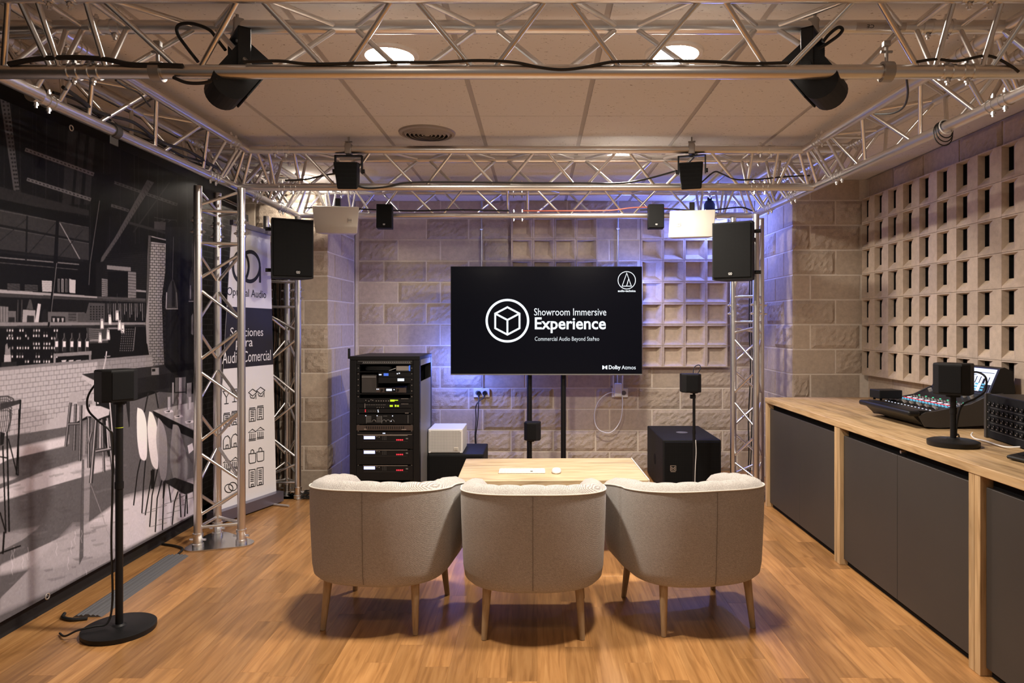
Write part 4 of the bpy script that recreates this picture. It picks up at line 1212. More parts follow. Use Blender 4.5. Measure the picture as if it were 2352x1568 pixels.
for i, (a, b) in enumerate(((999.5, 1031), (1033, 1067), (1069, 1103))):
    u = unit('power_amplifier', ['black amplifier with blue-white display, topmost of the three in the rack', 'black amplifier with blue-white display, middle one of the three in the rack', 'black amplifier with blue-white display, lowest of the three in the rack'][i], 'amplifier', a, b, group='amplifiers with blue-white displays')
    on(u, 835.5, 861, a + 2, a + 8.8, 'display', 'lcd_blue'); on(u, 834, 948 - 12, a - .2, a + .8, 'edge', 'silver')
    dots(u, [(911.5 + 4.2 * q, a + 10.6) for q in range(4)], 2.6, 'red_leds', 'led_red')
    dots(u, [(879 + 3.6 * q, a + 3.6 + 3.2 * r) for q in range(3) for r in range(3)], 1.2, 'buttons', 'grey'); dots(u, [(865.5, a + 3), (870.5, a + 4)], 1.6, 'leds', 'silver')
    on(u, 932, 937, a + 6, a + 9, 'label_plate', 'grey')
    on(u, 835, 936, a + 14, a + 14.6, 'edge', 'greydark')

# ================================================================== BANNER
BLp, BRp = Vector((-2.232, 4.72, .085)), Vector((-2.03, 5.30, .085))
TLp, TRp = Vector((-2.105, 4.70, 2.07)), Vector((-2.065, 5.27, 2.065))
bn = thing('rollup_banner', 'white roll-up banner with a dark title band behind the near tower', 'banner', ((BLp + BRp) / 2).to_2d().to_3d())
bo = bn.location.copy()
nrm = (BRp - BLp).cross(TLp - BLp).normalized()
def BP(u, v, off=0):
    p = BLp.lerp(BRp, u).lerp(TLp.lerp(TRp, u), v)
    return p + nrm * off - bo
def patch(u0, u1, v0, v1, off, nu=6, nv=10):
    vs = [BP(u0 + (u1 - u0) * i / nu, v0 + (v1 - v0) * j / nv, off) for j in range(nv + 1) for i in range(nu + 1)]
    return vs, [(j * (nu + 1) + i, j * (nu + 1) + i + 1, (j + 1) * (nu + 1) + i + 1, (j + 1) * (nu + 1) + i) for j in range(nv) for i in range(nu)]
mb = MB(); a_ = patch(0, 1, 0, 1, 0); b_ = patch(0, 1, 0, 1, -.004); mb.add(*a_); mb.add(*b_)
sheet = obj('sheet', mb, M['print_white'], bn)
obj('title_band', MB().add(*patch(0, 1, .498, .715, .0008)), M['print_dark'], sheet)
# px (photo) -> (u, v) on the banner by Newton steps
def UV(px, py):
    u, v = .5, .5
    def pr(u, v):
        q = BP(u, v) + bo; return CX + q.x * F / q.y, CY - (q.z - CH) * F / q.y
    for _ in range(12):
        x, y = pr(u, v); e = 1e-4
        xu, yu = pr(u + e, v); xv, yv = pr(u, v + e)
        J = np.array([[(xu - x) / e, (xv - x) / e], [(yu - y) / e, (yv - y) / e]])
        d = np.linalg.solve(J, [px - x, py - y]); u += d[0]; v += d[1]
    return u, v
def btext(s, px0, px1, py0, py1, m, bold=0.0, name='lettering'):
    """Text whose lower-left / upper-right corners lie at the given points of the banner."""
    v, f = text_verts(s, bold)
    u0, v0 = UV(px0, py1); u1, v1 = UV(px1, py1); u2, v2 = UV(px0, py0)
    vc = (v0 + v1) / 2; h = v2 - v0
    for lv, lf in letters(v, f): obj('letter', MB().add([BP(u0 + p[0] * (u1 - u0), vc + p[1] * h, .0014) for p in lv], lf), m, sheet)
def bstroke(strokes, wd, m, name='icon'):
    mb = MB()
    for pts, cl in strokes:
        q = [UV(*p) for p in pts]
        v, f = stroke([(a * .6, b * 2.0) for a, b in q], wd, cl)
        mb.add([BP(x / .6, y / 2.0, .0014) for x, y in v], f)
    return obj(name, mb, m, sheet)
bstroke([([(553 + 18 * math.cos(a), 612 - 34 * math.sin(a)) for a in [2 * PI * q / 40 for q in range(40)]], True)], .028, M['print_ink'], 'logo_ring')
bstroke([([(574 + 22.5 * math.cos(a), 612 - 34 * math.sin(a)) for a in [2 * PI * q / 40 for q in range(40)]], True), ([(597, 612), (597, 649)], False)], .028, M['print_ink'], 'logo_ring')
btext('Optimal Audio', 520, 611, 662, 687, M['print_ink'])
btext('Soluciones', 528, 604, 751, 772, M['print_white'])
btext('para', 541, 580, 781, 803, M['print_white'])
btext('Audio Comercial', 510, 622, 804, 831, M['print_white'])
ink = M['print_ink']; W_ = .0065
def icon(cx, cy, kind):
    L = []
    for s in (-1, 1):
        x = cx + s * 9.2; y = cy - s * 2.2
        if kind == 'cap': L += [([(x - 9, y), (x, y - 8), (x + 10, y - 1), (x, y + 8)], True), ([(x - 6, y + 6), (x - 4, y + 12), (x + 4, y + 13), (x + 7, y + 5)], False), ([(x + 8, y + 2), (x + 8, y + 15)], False)]
        if kind == 'hotel':
            L += [([(x - 7, y - 12), (x + 7, y - 13), (x + 7, y + 14), (x - 7, y + 16)], True), ([(x - 7, y - 15), (x + 7, y - 16.5)], False), ([(x - 3, y + 15), (x - 3, y + 9), (x + 3, y + 8.5), (x + 3, y + 14)], False)]
            for r in range(4): L.append(([(x - 4, y - 8 + 4 * r), (x + 4, y - 9 + 4 * r)], False))
        if kind == 'bank': L += [([(x - 9, y - 6), (x, y - 14), (x + 9, y - 8)], True), ([(x - 8, y + 13), (x + 8, y + 11)], False), ([(x - 8, y + 10), (x + 8, y + 8)], False)] + [([(x - 6 + 4 * q, y - 4), (x - 6 + 4 * q, y + 9)], False) for q in range(4)]
        if kind == 'bag': L += [([(x - 8, y - 6), (x + 8, y - 8), (x + 8, y + 12), (x + 5, y + 14), (x - 5, y + 16), (x - 7, y + 14)], True), ([(x - 4, y - 7), (x - 3, y - 14), (x, y - 16), (x + 3, y - 14), (x + 4, y - 8)], False)]
        if kind == 'office': L += [([(x - 7, y - 18), (x + 7, y - 20), (x + 7, y + 19), (x - 7, y + 22)], True), ([(x - 2, y + 15), (x + 3, y + 14), (x + 3, y + 19), (x - 2, y + 20)], True)] + [([(x - 4, y - 13 + 4.2 * q), (x + 4, y - 14 + 4.2 * q)], False) for q in range(6)]
        if kind == 'glass': L += [([(x - 8, y - 12), (x + 8, y - 13), (x, y + 2)], True), ([(x, y + 2), (x, y + 16)], False), ([(x - 5, y + 17), (x + 5, y + 16)], False)]
        if kind == 'church': L += [([(x - 8, y + 15), (x - 8, y - 5), (x - 4, y - 13), (x + 2, y - 16), (x + 7, y - 10), (x + 8, y + 13)], True), ([(x - 2, y + 14), (x - 2, y + 6), (x + 3, y + 5), (x + 3, y + 13)], False)]
        if kind == 'ring': L += [(circ(x * .5 + cx * .5, y, 9.5, 24), True)]
    bstroke(L, W_, ink)
for kd, cx_, cy_ in (('cap', 589, 899), ('hotel', 588.5, 950), ('bank', 588.5, 997), ('bag', 588.5, 1046), ('office', 588, 1095), ('glass', 529, 908), ('hotel', 530, 962), ('church', 530, 1014), ('bank', 531, 1066), ('ring', 530, 1119)):
    icon(cx_, cy_, kd)
dB = (BRp - BLp).normalized(); sB = Vector((dB.y, -dB.x, 0))
def bbar(z0, z1, wd, u0, u1, pL, pR, name, m):
    mb = MB(); A = pL.lerp(pR, u0); Bq = pL.lerp(pR, u1)
    q = [A - sB * wd / 2, Bq - sB * wd / 2, Bq + sB * wd / 2, A + sB * wd / 2]
    vs = [(p.x - bo.x, p.y - bo.y, z0) for p in q] + [(p.x - bo.x, p.y - bo.y, z1) for p in q]
    mb.add(vs, [(0, 1, 2, 3), (4, 5, 6, 7), (0, 1, 5, 4), (1, 2, 6, 5), (2, 3, 7, 6), (3, 0, 4, 7)])
    return obj(name, mb, m, bn)
bbar(.012, .088, .11, -.03, 1.03, BLp, BRp, 'base', M['banner_base'])
bbar(2.065, 2.10, .03, -.01, 1.01, TLp, TRp, 'top_rail', M['banner_base'])
c_ = BLp.lerp(BRp, .86); e_ = c_ + sB * .19
obj('foot', MB().cyl((c_.x - bo.x, c_.y - bo.y, .010), (e_.x - bo.x, e_.y - bo.y, .010), .009, n=10), M['silver'], bn)
c_ = BLp.lerp(BRp, .14); e_ = c_ + sB * .12
obj('foot', MB().cyl((c_.x - bo.x, c_.y - bo.y, .010), (e_.x - bo.x, e_.y - bo.y, .010), .009, n=10), M['silver'], bn)

# ================================================================== MIXING DESK AND COUNTER GEAR
def mixer():
    x0, y0 = 2.00, 3.62                       # near front corner of the desk on the worktop
    t = thing('mixing_desk', 'black digital mixing desk with lit faders and a tilted screen', 'mixer', (x0, y0, CZ + .0005))
    Ln = .56
    # side profile in x (depth) and z; operator side is -x
    prof = [(.05, .018), (.0, .065), (.0, .085), (.022, .098), (.10, .092), (.30, .128), (.40, .175), (.46, .185), (.48, .03), (.12, .012)]
    def sweep(pr, ya, yb, m, nm):
        n = len(pr); vs = [(x, ya, z) for x, z in pr] + [(x, yb, z) for x, z in pr]
        obj(nm, MB().add(vs, [tuple(range(n)), tuple(range(n, 2 * n))[::-1]] + [(i, n + i, n + (i + 1) % n, (i + 1) % n) for i in range(n)]), m, t)
    sweep(prof, .012, Ln - .012, M['black'], 'body')
    sideprof = [(.055, .012), (.02, .068), (.06, .088), (.11, .094), (.30, .132), (.40, .180), (.47, .19), (.485, .025), (.13, .006)]
    sweep(sideprof, 0, .0118, M['greydark'], 'side_cheek'); sweep(sideprof, Ln - .0118, Ln, M['greydark'], 'side_cheek')
    obj('armrest', MB().rbox(-.035, .03, -.004, Ln + .004, .066, .096, .012, 3), M['black'], t, smooth=True)
    for yy in (.06, Ln - .06): obj('foot', MB().cyl((.11, yy, 0), (.11, yy, .016), .015, n=12), M['blackmatte'], t)
    def surf(u):                               # point on the sloped control surface, u in metres of x
        if u < .30: z = .092 + (u - .10) * (.036 / .20)
        else: z = .128 + (u - .30) * .47
        return z
    def pads(us, n, su, sv, nm, m, h=.004):
        mb = MB()
        for u in us:
            for q in range(n):
                y = .03 + (Ln - .06) * (q + .5) / n
                z = surf(u); mb.box(u - su / 2, u + su / 2, y - sv / 2, y + sv / 2, z - .002, z + h)
        o = obj(nm, mb, m, t); o['kind'] = 'stuff'
    pads([.15], 16, .055, .003, 'fader_slots', M['blackmatte'], .0012)
    mb = MB()
    for q in range(16):
        y = .03 + (Ln - .06) * (q + .5) / 16; u = .14 + .03 * ((q * 7) % 5) / 5; z = surf(u)
        mb.box(u - .007, u + .007, y - .006, y + .006, z - .001, z + .010)
    o = obj('fader_caps', mb, M['silver'], t); o['kind'] = 'stuff'
    pads([.195], 16, .008, .014, 'select_keys', M['led_cyan']); pads([.21], 16, .005, .014, 'mute_keys', M['led_cyan'])
    pads([.225], 16, .003, .028, 'strip_lights', M['led_red'], .002); pads([.245], 8, .016, .030, 'scribble_strips', M['led_white'], .002)
    pads([.265, .28], 16, .006, .012, 'assign_keys', M['silver'])
    pads([.108], 14, .004, .012, 'user_keys', M['led_white'], .002)
    pads([.30], 7, .006, .010, 'status_lights', M['led_green'], .004)
    for q in range(7):
        y = .05 + (Ln - .10) * (q + .5) / 7
        obj('encoder', MB().cyl((.36, y, surf(.36) - .004), (.352, y, surf(.36) + .016), .011, n=14), M['silver'], t, smooth=True)
    # tilted screen housing
    zb, zt = .170, .325; xa, xb = .40, .475
    hs = [(xa - .01, zb - .02), (xa, zb), (xb - .012, zt - .006), (xb + .012, zt), (xb + .055, zt - .02), (xb + .07, zb + .02), (xb, zb - .05)]
    sweep(hs, .015, Ln - .015, M['black'], 'screen_housing')
    def sp(u, v, off=.0012):                   # u along the length (0 near .. 1 far), v up the screen
        x = xa + (xb - .012 - xa) * v; z = zb + (zt - .006 - zb) * v
        return (x - off * .92, .03 + (Ln - .06) * u, z + off * .4)
    def quad(u0, u1, v0, v1, off): return [sp(u0, v0, off), sp(u1, v0, off), sp(u1, v1, off), sp(u0, v1, off)]
    scn = obj('screen', MB().add(quad(0, 1, .06, .95, .001), [(0, 1, 2, 3)]), M['lcd_white'], t)
    mb = MB()
    for u0, u1, v0, v1 in ((.02, .98, .80, .82), (.30, .94, .70, .72), (.0, .12, .06, .40), (.12, .16, .06, .6), (.16, .5, .06, .14)): mb.add(quad(u0, u1, v0, v1, .0016), [(0, 1, 2, 3)])
    for q in range(8): mb.add(quad(.06 + .07 * q, .075 + .07 * q, .42, .66, .0016), [(0, 1, 2, 3)])
    obj('screen_lines', mb, M['black'], scn)
    mb = MB()
    for q in range(6):
        for r in range(3): mb.add(quad(.10 + .11 * q, .15 + .11 * q, .16 + .10 * r, .22 + .10 * r, .002), [(0, 1, 2, 3)])
    o = obj('screen_icons', mb, M['led_cyan'], scn); o['kind'] = 'stuff'
mixer()
t = thing('control_box', 'small flat black box lying on the far end of the mixing desk', 'box', (2.088, 4.095, CZ + .1155), .06)
obj('case', MB().rbox(-.07, .07, -.055, .055, 0, .05, .004, 2), M['black'], t)
for sx, q in ((-.05, .012), (.05, .003)):
    for sy in (-.035, .035): obj('foot', MB().cyl((sx, sy, -q), (sx, sy, .002), .007, n=10), M['blackmatte'], t)
# stage box: panel faces the room
t = thing('stage_box', 'black stage box with rows of connectors on the worktop', 'audio unit', (2.165, 3.10, CZ + .0005), rotz=-.16)
L2, H2 = .26, .215
obj('case', MB().rbox(.004, .20, -L2 + .012, L2 - .012, .004, H2, .003, 1), M['black'], t)
obj('front_panel', MB().rbox(-.004, .0038, -L2 + .02, L2 - .02, .006, H2 - .002, .001, 1), M['blackmatte'], t)
for s in (-1, 1): obj('rack_ear', MB().rbox(-.012, .016, min(s * L2, s * (L2 - .019)), max(s * L2, s * (L2 - .019)), .002, H2 + .004, .002, 1), M['greydark'], t)
sockets = MB(); pins = MB(); lines = MB()
for r in range(4):
    lines.box(-.0052, -.0038, -L2 + .03, L2 - .05, .06 + .037 * r - .0185, .06 + .037 * r - .0175)
    for q in range(11):
        y = L2 - .045 - q * .042; z = .062 + .037 * r
        sockets.cyl((-.010, y, z), (-.0042, y, z), .0105, n=12); pins.box(-.0112, -.0102, y + .004, y + .010, z - .008, z - .004); pins.box(-.0112, -.0102, y - .008, y - .004, z + .003, z + .006)
o = obj('sockets', sockets, M['blackmatte'], t); o['kind'] = 'stuff'
o = obj('socket_contacts', pins, M['silver'], t); o['kind'] = 'stuff'
o = obj('panel_lines', lines, M['grey'], t); o['kind'] = 'stuff'
obj('network_port', MB().rbox(-.012, -.0042, -.14, -.112, .012, .036, .002, 1), M['silver'], t)
pp = Vector((2.165, 3.10, CZ))
cable('network_cable', 'white network cable running across the worktop into the stage box',
      [at(2234, 993, 3.38), at(2231, 999, 3.36), at(2240, 1007, 3.30), Vector((2.10, 3.20, CZ + .009)), Vector((2.085, 3.05, CZ + .009)), Vector((2.11, 2.985, CZ + .020))], .0032, 'cablewhite')
# controller keyboard at the frame's edge
t = thing('tablet_controller', 'black wedge-shaped controller at the right edge of the worktop', 'controller', (2.05, 2.66, CZ + .0005), .12)
prof = [(-.10, .004), (-.105, .012), (-.10, .018), (.12, .055), (.125, .05), (.12, .004)]
n = len(prof)
obj('body', MB().add([(x, -.16, z) for x, z in prof] + [(x, .16, z) for x, z in prof], [tuple(range(n)), tuple(range(n, 2 * n))[::-1]] + [(i, n + i, n + (i + 1) % n, (i + 1) % n) for i in range(n)]), M['black'], t)
mb = MB()
for q in range(8):
    for r in range(5):
        x = -.07 + .035 * r; z = .018 + (x + .10) * .168
        mb.box(x, x + .026, -.145 + .037 * q, -.145 + .037 * q + .028, z - .002, z + .004)
o = obj('pads', mb, M['blackmatte'], t); o['kind'] = 'stuff'

# ================================================================== WALL FITTINGS
WY = YB - .030
def conduit(px, y0, y1, label):
    p0 = at(px, y1, WY); p1 = at(px, y0, WY)
    t = thing('wall_conduit', label, 'conduit', (p0.x, WY + .004, p0.z))
    obj('tube', MB().cyl((0, 0, 0), (0, 0, p1.z - p0.z), .008, n=12), M['conduit'], t, smooth=True)
    for z in (.18, (p1.z - p0.z) * .6, (p1.z - p0.z) * .85): obj('clip', MB().rbox(-.014, .014, -.010, .03, z - .008, z + .008, .002, 1), M['conduit'], t)
conduit(1106, 462, 888, 'thin metal conduit on the wall left of the left breeze blocks')
conduit(1419, 462, 882, 'thin metal conduit on the wall between the two breeze block panels')
def plate(px, py, label, wd=.150):
    p = at(px, py, WY)
    t = thing('wall_socket', label, 'socket', (p.x, WY + .018, p.z))
    obj('plate', MB().rbox(-wd / 2, wd / 2, -.024, .004, -.042, .042, .004, 2), M['white'], t)
    for sx in (-.035, .035): obj('outlet', MB().cyl((sx, -.026, 0), (sx, -.0235, 0), .022, n=20), M['grey'], t)
    return t, p
s1, p1 = plate(1106, 902, 'white double wall socket with two black plugs, left under the display')
for i, sx in enumerate((-.022, .030)):
    pl = thing('power_plug', ['round black plug in the left outlet under the display', 'round black plug in the right outlet under the display'][i], 'plug', (p1.x + sx, WY - .009, p1.z), group='two black plugs')
    obj('body', MB().cyl((0, -.034, 0), (0, .0005, 0), .019, n=20), M['black'], pl, smooth=True)
    obj('collar', MB().cyl((0, -.03, -.01), (0, -.036, -.032), .008, n=12), M['black'], pl, smooth=True)
for i, (ox_, bx_, rr) in enumerate(((-.022, 1096, .005), (.030, 1092, .005))):
    cable('power_cable', ['black power cable dropping from the left wall plug', 'black power cable dropping from the right wall plug'][i],
          [(p1.x + ox_, WY - .048, p1.z - .034), at(1099 - 5 * i, 930, 6.33 + .02 * i), at(bx_ + 1.5, 965, 6.32 + .02 * i), at(1093 - 2 * i, 1000, 6.32 + .02 * i), at(1095 - 2.5 * i, 1035, 6.32 + .02 * i), at(1096 - 3 * i, 1075, 6.33 + .02 * i)], rr)
s2, p2 = plate(1424, 902, 'white wall socket with a white repeater, right under the display')
rp = thing('wifi_repeater', 'white two-antenna repeater plugged in under the display', 'repeater', (p2.x - .022, WY - .008, p2.z + .03))
obj('body', MB().rbox(-.036, .036, -.034, 0, -.065, .065, .012, 3), M['white'], rp, smooth=True)
for s in (-1, 1): obj('antenna', MB().rbox(s * .043 - .006, s * .043 + .006, -.026, -.014, .0, .135, .004, 2), M['white'], rp, smooth=True)
cable('network_cable', 'thin white cable looping down the wall from the repeater', [at(1422, 905, 6.38), at(1400, 902, 6.38), at(1376, 920, 6.39), at(1365, 955, 6.39), at(1374, 985, 6.38), at(1402, 993, 6.37), at(1424, 968, 6.38), at(1430, 930, 6.385), at(1429, 908, 6.385)], .004, 'cablewhite')

# LED cans
def led_can(label, loc, rot, watts):
    t = thing('led_can', label, 'spotlight', loc, rot=rot)
    obj('housing', MB().lathe([(0, .06), (.035, .06), (.05, .03), (.05, -.05), (.046, -.05), (.046, -.04), (0, -.04)], 24), M['black'], t, smooth=True)
    obj('lens', MB().lathe([(0, -.042), (.045, -.042)], 24), M['led_blue'], t)
    obj('bracket', MB().rbox(-.02, .02, -.012, .012, .055, .092, .002, 1), M['black'], t)
    return t
def blue_light(nm, loc, watts, col=(.14, .22, 1.0), rad=.05):
    ld = bpy.data.lights.new(nm, 'POINT'); ld.energy = watts; ld.color = col; ld.shadow_soft_size = rad
    lo = bpy.data.objects.new(nm, ld); COL.objects.link(lo); lo.location = loc
led_can('small blue LED can under the ceiling by the right pillar', (1.58, 6.28, 2.455), (0, 0, 0), 0)
blue_light('blue_led_light', (1.58, 6.28, 2.38), BLUE_RIGHT)
led_can('small blue LED can on the wall behind the lower left of the display', (-.55, 6.355, 1.02), (-1.571, 0, 0), 0)
blue_light('blue_led_light', (-.68, 6.17, 1.03), BLUE_TV)

led_can('small blue LED can on the breeze blocks behind the right of the display', (.84, 6.318, 1.55), (-1.571, 0, 0), 0)
blue_light('blue_led_light', (.86, 6.27, 1.74), 11.0)

# ================================================================== CABLES ON THE TRUSSES
def tp(px, py, Yt): return at(px, py, Yt)
zc_ = ZL + CHR + .008
def chordline(pxs, Yt, zz): return [((p - CX) * Yt / F, Yt - .004 + .004 * (i % 2), z) for i, (p, z) in enumerate(zip(pxs, zz))]
cable('truss_cable', 'black cable sagging along the lower tube of the front truss', [at(x, y, 2.352) for x, y in ((560, 142), (640, 140), (720, 147), (900, 143), (1000, 143), (1100, 139), (1180, 143), (1240, 155), (1290, 160), (1340, 155), (1400, 143), (1460, 141), (1560, 140), (1650, 142), (1720, 146), (1810, 144))], .0055)
cable('truss_cable', 'thick black cable bundle lying on the front truss at the mural side', [at(x, y, 2.352) for x, y in ((20, 147), (80, 136), (160, 132), (240, 136), (300, 148), (380, 150), (420, 152))], .009)
cable('truss_cable', 'black cable loop rising beside the tilted speaker on the mural side', [at(x, y, 2.42) for x, y in ((455, 142), (430, 110), (408, 78), (410, 58), (440, 54), (480, 68), (500, 92), (518, 115))], .006)
cable('truss_cable', 'black cable hanging below the front truss beside the tilted mural-side speaker', [at(x, y, 2.36) for x, y in ((398, 178), (430, 190), (470, 190), (500, 180))], .006)
cable('truss_cable', 'thin dark cable drooping from the front truss over the mural', [at(266, 184, 2.42), at(290, 200, 2.6), at(320, 215, 2.9), at(345, 245, 3.2)], .004)
cable('truss_cable', 'black cable looping at the tilted speaker on the counter side', [at(x, y, 2.42) for x, y in ((1830, 138), (1850, 125), (1880, 112), (1900, 100), (1925, 82), (1935, 68), (1925, 63), (1905, 78), (1890, 96))], .006)
cable('truss_cable', 'black cable along the front truss at the counter side', [at(x, y, 2.352) for x, y in ((2105, 142), (2150, 136), (2200, 140), (2260, 128), (2290, 134), (2320, 150), (2340, 165))], .005)
cable('truss_cable', 'thin cable hanging from the front truss to the right side truss', [at(2082, 178, 2.40), at(2085, 215, 2.5), at(2076, 245, 2.6), at(2050, 260, 2.7), at(2010, 262, 2.8)], .004)
cable('truss_cable', 'black cable running along the lower tube of the middle truss', [at(x, y, 4.335) for x, y in ((655, 414), (700, 412), (760, 400), (785, 402), (830, 430), (880, 430), (930, 420), (1020, 418), (1200, 420), (1330, 420), (1420, 421), (1480, 412), (1555, 392))], .006)
cable('truss_cable', 'black cable bending from the turned yoke speaker toward the right corner', [at(x, y, 4.335) for x, y in ((1610, 420), (1640, 395), (1660, 400), (1690, 412), (1740, 412), (1800, 406), (1860, 403))], .005)
for i, (dy, dz, rr) in enumerate(((0, 0, .006), (.02, .01, .008), (-.02, .006, .005))):
    cable('truss_cable', ['black cable laid inside the left side truss, thinnest of three', 'thick black cable laid inside the left side truss', 'black cable laid inside the left side truss nearest the mural'][i],
          [(XLT + (0, .032, -.034)[i] + .008 * math.sin(q * 1.7 + i), 2.72 + q * .11, ZL + .045 + dz + .012 * math.sin(q * 1.3 + i * 2)) for q in range(13)], rr)
cable('truss_cable', 'black cable running along the rear truss on the left', [at(x, y, 5.46) for x, y in ((700, 478), (760, 474), (830, 480), (900, 483), (960, 484), (1060, 482), (1170, 484))], .006)
cable('truss_cable', 'red cable running along the rear truss on the right', [at(x, y, 5.46) for x, y in ((1200, 484), (1300, 484), (1400, 483), (1450, 477), (1500, 476), (1560, 482))], .005, 'cablered')
cable('truss_cable', 'black cable running along the rear truss on the right to the tower', [at(x, y, 5.45) for x, y in ((1470, 482), (1540, 480), (1600, 484), (1640, 482), (1700, 476), (1728, 484))], .006)
for i, px in enumerate((1722, 1727)):
    cable('tower_cable', ['black cable hanging down inside the right tower, left one of the two', 'black cable hanging down inside the right tower, right one of the two'][i], [at(px, 640, 5.57), at(px - 1, 760, 5.57), at(px + 2, 850, 5.57), at(px - 3 + 3 * i, 960, 5.57), at(px - 2, 1050, 5.57), at(px - 8, 1120, 5.57)], .005)

# hanging cable bundle in the left corner
t = thing('cable_bundle', 'thick bundle of black and brown cables hanging beside the left tower', 'cables', (-2.02, 5.574, 0))
for q in range(26):
    bx, by = rng.uniform(-.17, .07), rng.uniform(-.009, .009)
    bx2 = bx * .6 - .02 + rng.uniform(-.02, .02)
    pts = []
    for s in range(9):
        z = 2.05 - s * .245; f = s / 8
        pts.append((bx * (1 - f) + bx2 * f + rng.uniform(-.012, .012), by + rng.uniform(-.002, .002), max(.01, z)))
    obj('cable', MB().tube(smooth_path(pts, 4), rng.uniform(.0035, .0065), 6), M['cablebrown' if q % 3 == 1 else 'cable'], t, smooth=True)
t = thing('floor_cable_heap', 'tangle of black cables on the floor behind the left tower', 'cables', (-1.78, 5.47, 0))
for q in range(9):
    cx_, cy_, r_a, r_b = rng.uniform(-.12, .12), rng.uniform(-.04, .06), rng.uniform(.05, .13), rng.uniform(.03, .06)
    z_ = .006 + .011 * (q % 4)
    pts = [(cx_ + r_a * math.cos(a), cy_ + r_b * math.sin(a), z_ + .004 * math.sin(3 * a)) for a in [2 * PI * j / 22 for j in range(22)]]
    obj('cable', MB().tube(pts, .005, 6, True), M['cable'], t, smooth=True)

# cable ramp on the floor
ra, rb_ = Vector((-2.02, 3.29, 0)), Vector((-2.10, 4.16, 0))
ra = Vector(((200 - CX) * 3.22 / F, 3.22, 0)); rb_ = Vector(((407 - CX) * 4.07 / F, 4.07, 0))
dr = (rb_ - ra); an = math.atan2(dr.y, dr.x)
t = thing('cable_ramp', 'grey ribbed rubber cable ramp on the floor below the mural', 'cable ramp', ra, an)
prof = [(-.068, .0), (-.055, .006), (-.05, .010), (-.044, .010), (-.040, .006), (-.030, .012), (-.024, .012), (-.018, .007), (-.008, .014), (.008, .014), (.018, .007), (.024, .012), (.030, .012), (.040, .006), (.044, .010), (.05, .010), (.055, .006), (.068, .0)]
n = len(prof)
obj('tread', MB().add([(0, y, z) for y, z in prof] + [(dr.length, y, z) for y, z in prof], [tuple(range(n)), tuple(range(n, 2 * n))[::-1]] + [(i, n + i, n + (i + 1) % n, (i + 1) % n) for i in range(n)]), M['ribbed'], t)
cable('ramp_cable', 'bundle of thick black cables coming out of the near end of the ramp', [ra + Vector((.02, 0, .006)) - dr.normalized() * .03, ra + Vector((-.04, -.045, .009)), ra + Vector((-.10, -.02, .009)), ra + Vector((-.12, .02, .009))], .008)
cable('ramp_cable', 'black cable leaving the far end of the ramp toward the mural', [rb_ + dr.normalized() * .012 + Vector((0, 0, .008)), rb_ + Vector((-.02, .10, .010)), rb_ + Vector((-.10, .16, .009)), rb_ + Vector((-.20, .20, .008))], .007)

# certification sticker on the rear upper tube of the front truss
t = thing('truss_sticker', 'silver sticker with black marks on the rear upper tube of the front truss', 'sticker', (at(2018, 62, 2.496).x, 2.376 + HB, ZU))
def tubept(x, ang, r): return (x, -r * math.cos(ang), r * math.sin(ang))
def curved(x0, x1, a0, a1, r, n=6): 
    vs = [tubept(x, a0 + (a1 - a0) * i / n, r) for i in range(n + 1) for x in (x0, x1)]
    return vs, [(2 * i, 2 * i + 1, 2 * i + 3, 2 * i + 2) for i in range(n)]
obj('label_sheet', MB().add(*curved(-.09, .09, -.95, .25, CHR + .0006)), M['silver'], t)
v, f = text_verts('CE', .01)
for lv, lf in letters(v, f): obj('letter', MB().add([tubept(-.028 - .026 * p[0], -.06 - .50 * p[1], CHR + .0012) for p in lv], lf), M['print_ink'], t)
mb = MB()
for q in range(4): mb.add(*curved(.01, .075 - .012 * (q % 2), -.70 + .2 * q, -.66 + .2 * q, CHR + .0012, 1))
obj('fine_print', mb, M['grey'], t)
t = thing('truss_bracket', 'small dark plate bracket clipped under the left side truss tube', 'bracket', (XLT, -XLT * F / (CX - 262), ZL))
obj('plate', MB().rbox(-.004, .002, -.03, .03, -.062, -CHR + .001, .0015, 1), M['greydark'], t)
obj('clip', MB().lathe([(CHR + .0005, -.02), (CHR + .006, -.02), (CHR + .006, .02), (CHR + .0005, .02), (CHR + .0005, -.02)], 20).xf(Matrix.Rotation(PI / 2, 4, 'X')), M['greydark'], t, smooth=True)
# small clamps on the trusses
def clampobj(label, p, up=1):
    t = thing('truss_clamp', label, 'clamp', p)
    obj('jaw', MB().lathe([(CHR + .001, -.018), (CHR + .010, -.018), (CHR + .010, .018), (CHR + .001, .018), (CHR + .001, -.018)], 20).xf(Matrix.Rotation(PI / 2, 4, 'Y')), M['cast'], t, smooth=True)
    obj('bolt', MB().cyl((0, 0, CHR + .008), (0, 0, CHR + .075), .006, n=10).cyl((-.02, 0, CHR + .045), (.02, 0, CHR + .045), .005, n=8).rbox(-.012, .012, -.01, .01, CHR + .062, CHR + .082, .002, 1), M['cast'], t)
clampobj('metal clamp with a bolt on the lower tube of the front truss, counter side', (at(2036, 165, 2.376).x, 2.376, ZL))
clampobj('metal clamp with a bolt on the lower tube of the front truss, mural side', (at(362, 165, 2.376).x, 2.376, ZL))
yh = 3.05; qh = Vector(NFR).lerp(Vector(NMR), (yh - 2.376) / (4.37 - 2.376))
t = thing('cable_loop', 'coil of thin cable tied round the right side truss', 'cable', (qh.x, yh, ZL))
for q in range(4): obj('turn', MB().tube([((.030 + .004 * q) * math.cos(a), .008 * q - .012 + .01 * math.sin(a), (.034 + .007 * q) * math.sin(a) - .008 * q) for a in [2 * PI * j / 24 for j in range(24)]], .0028, 6, True), M['cable' if q else 'cablewhite'], t, smooth=True)

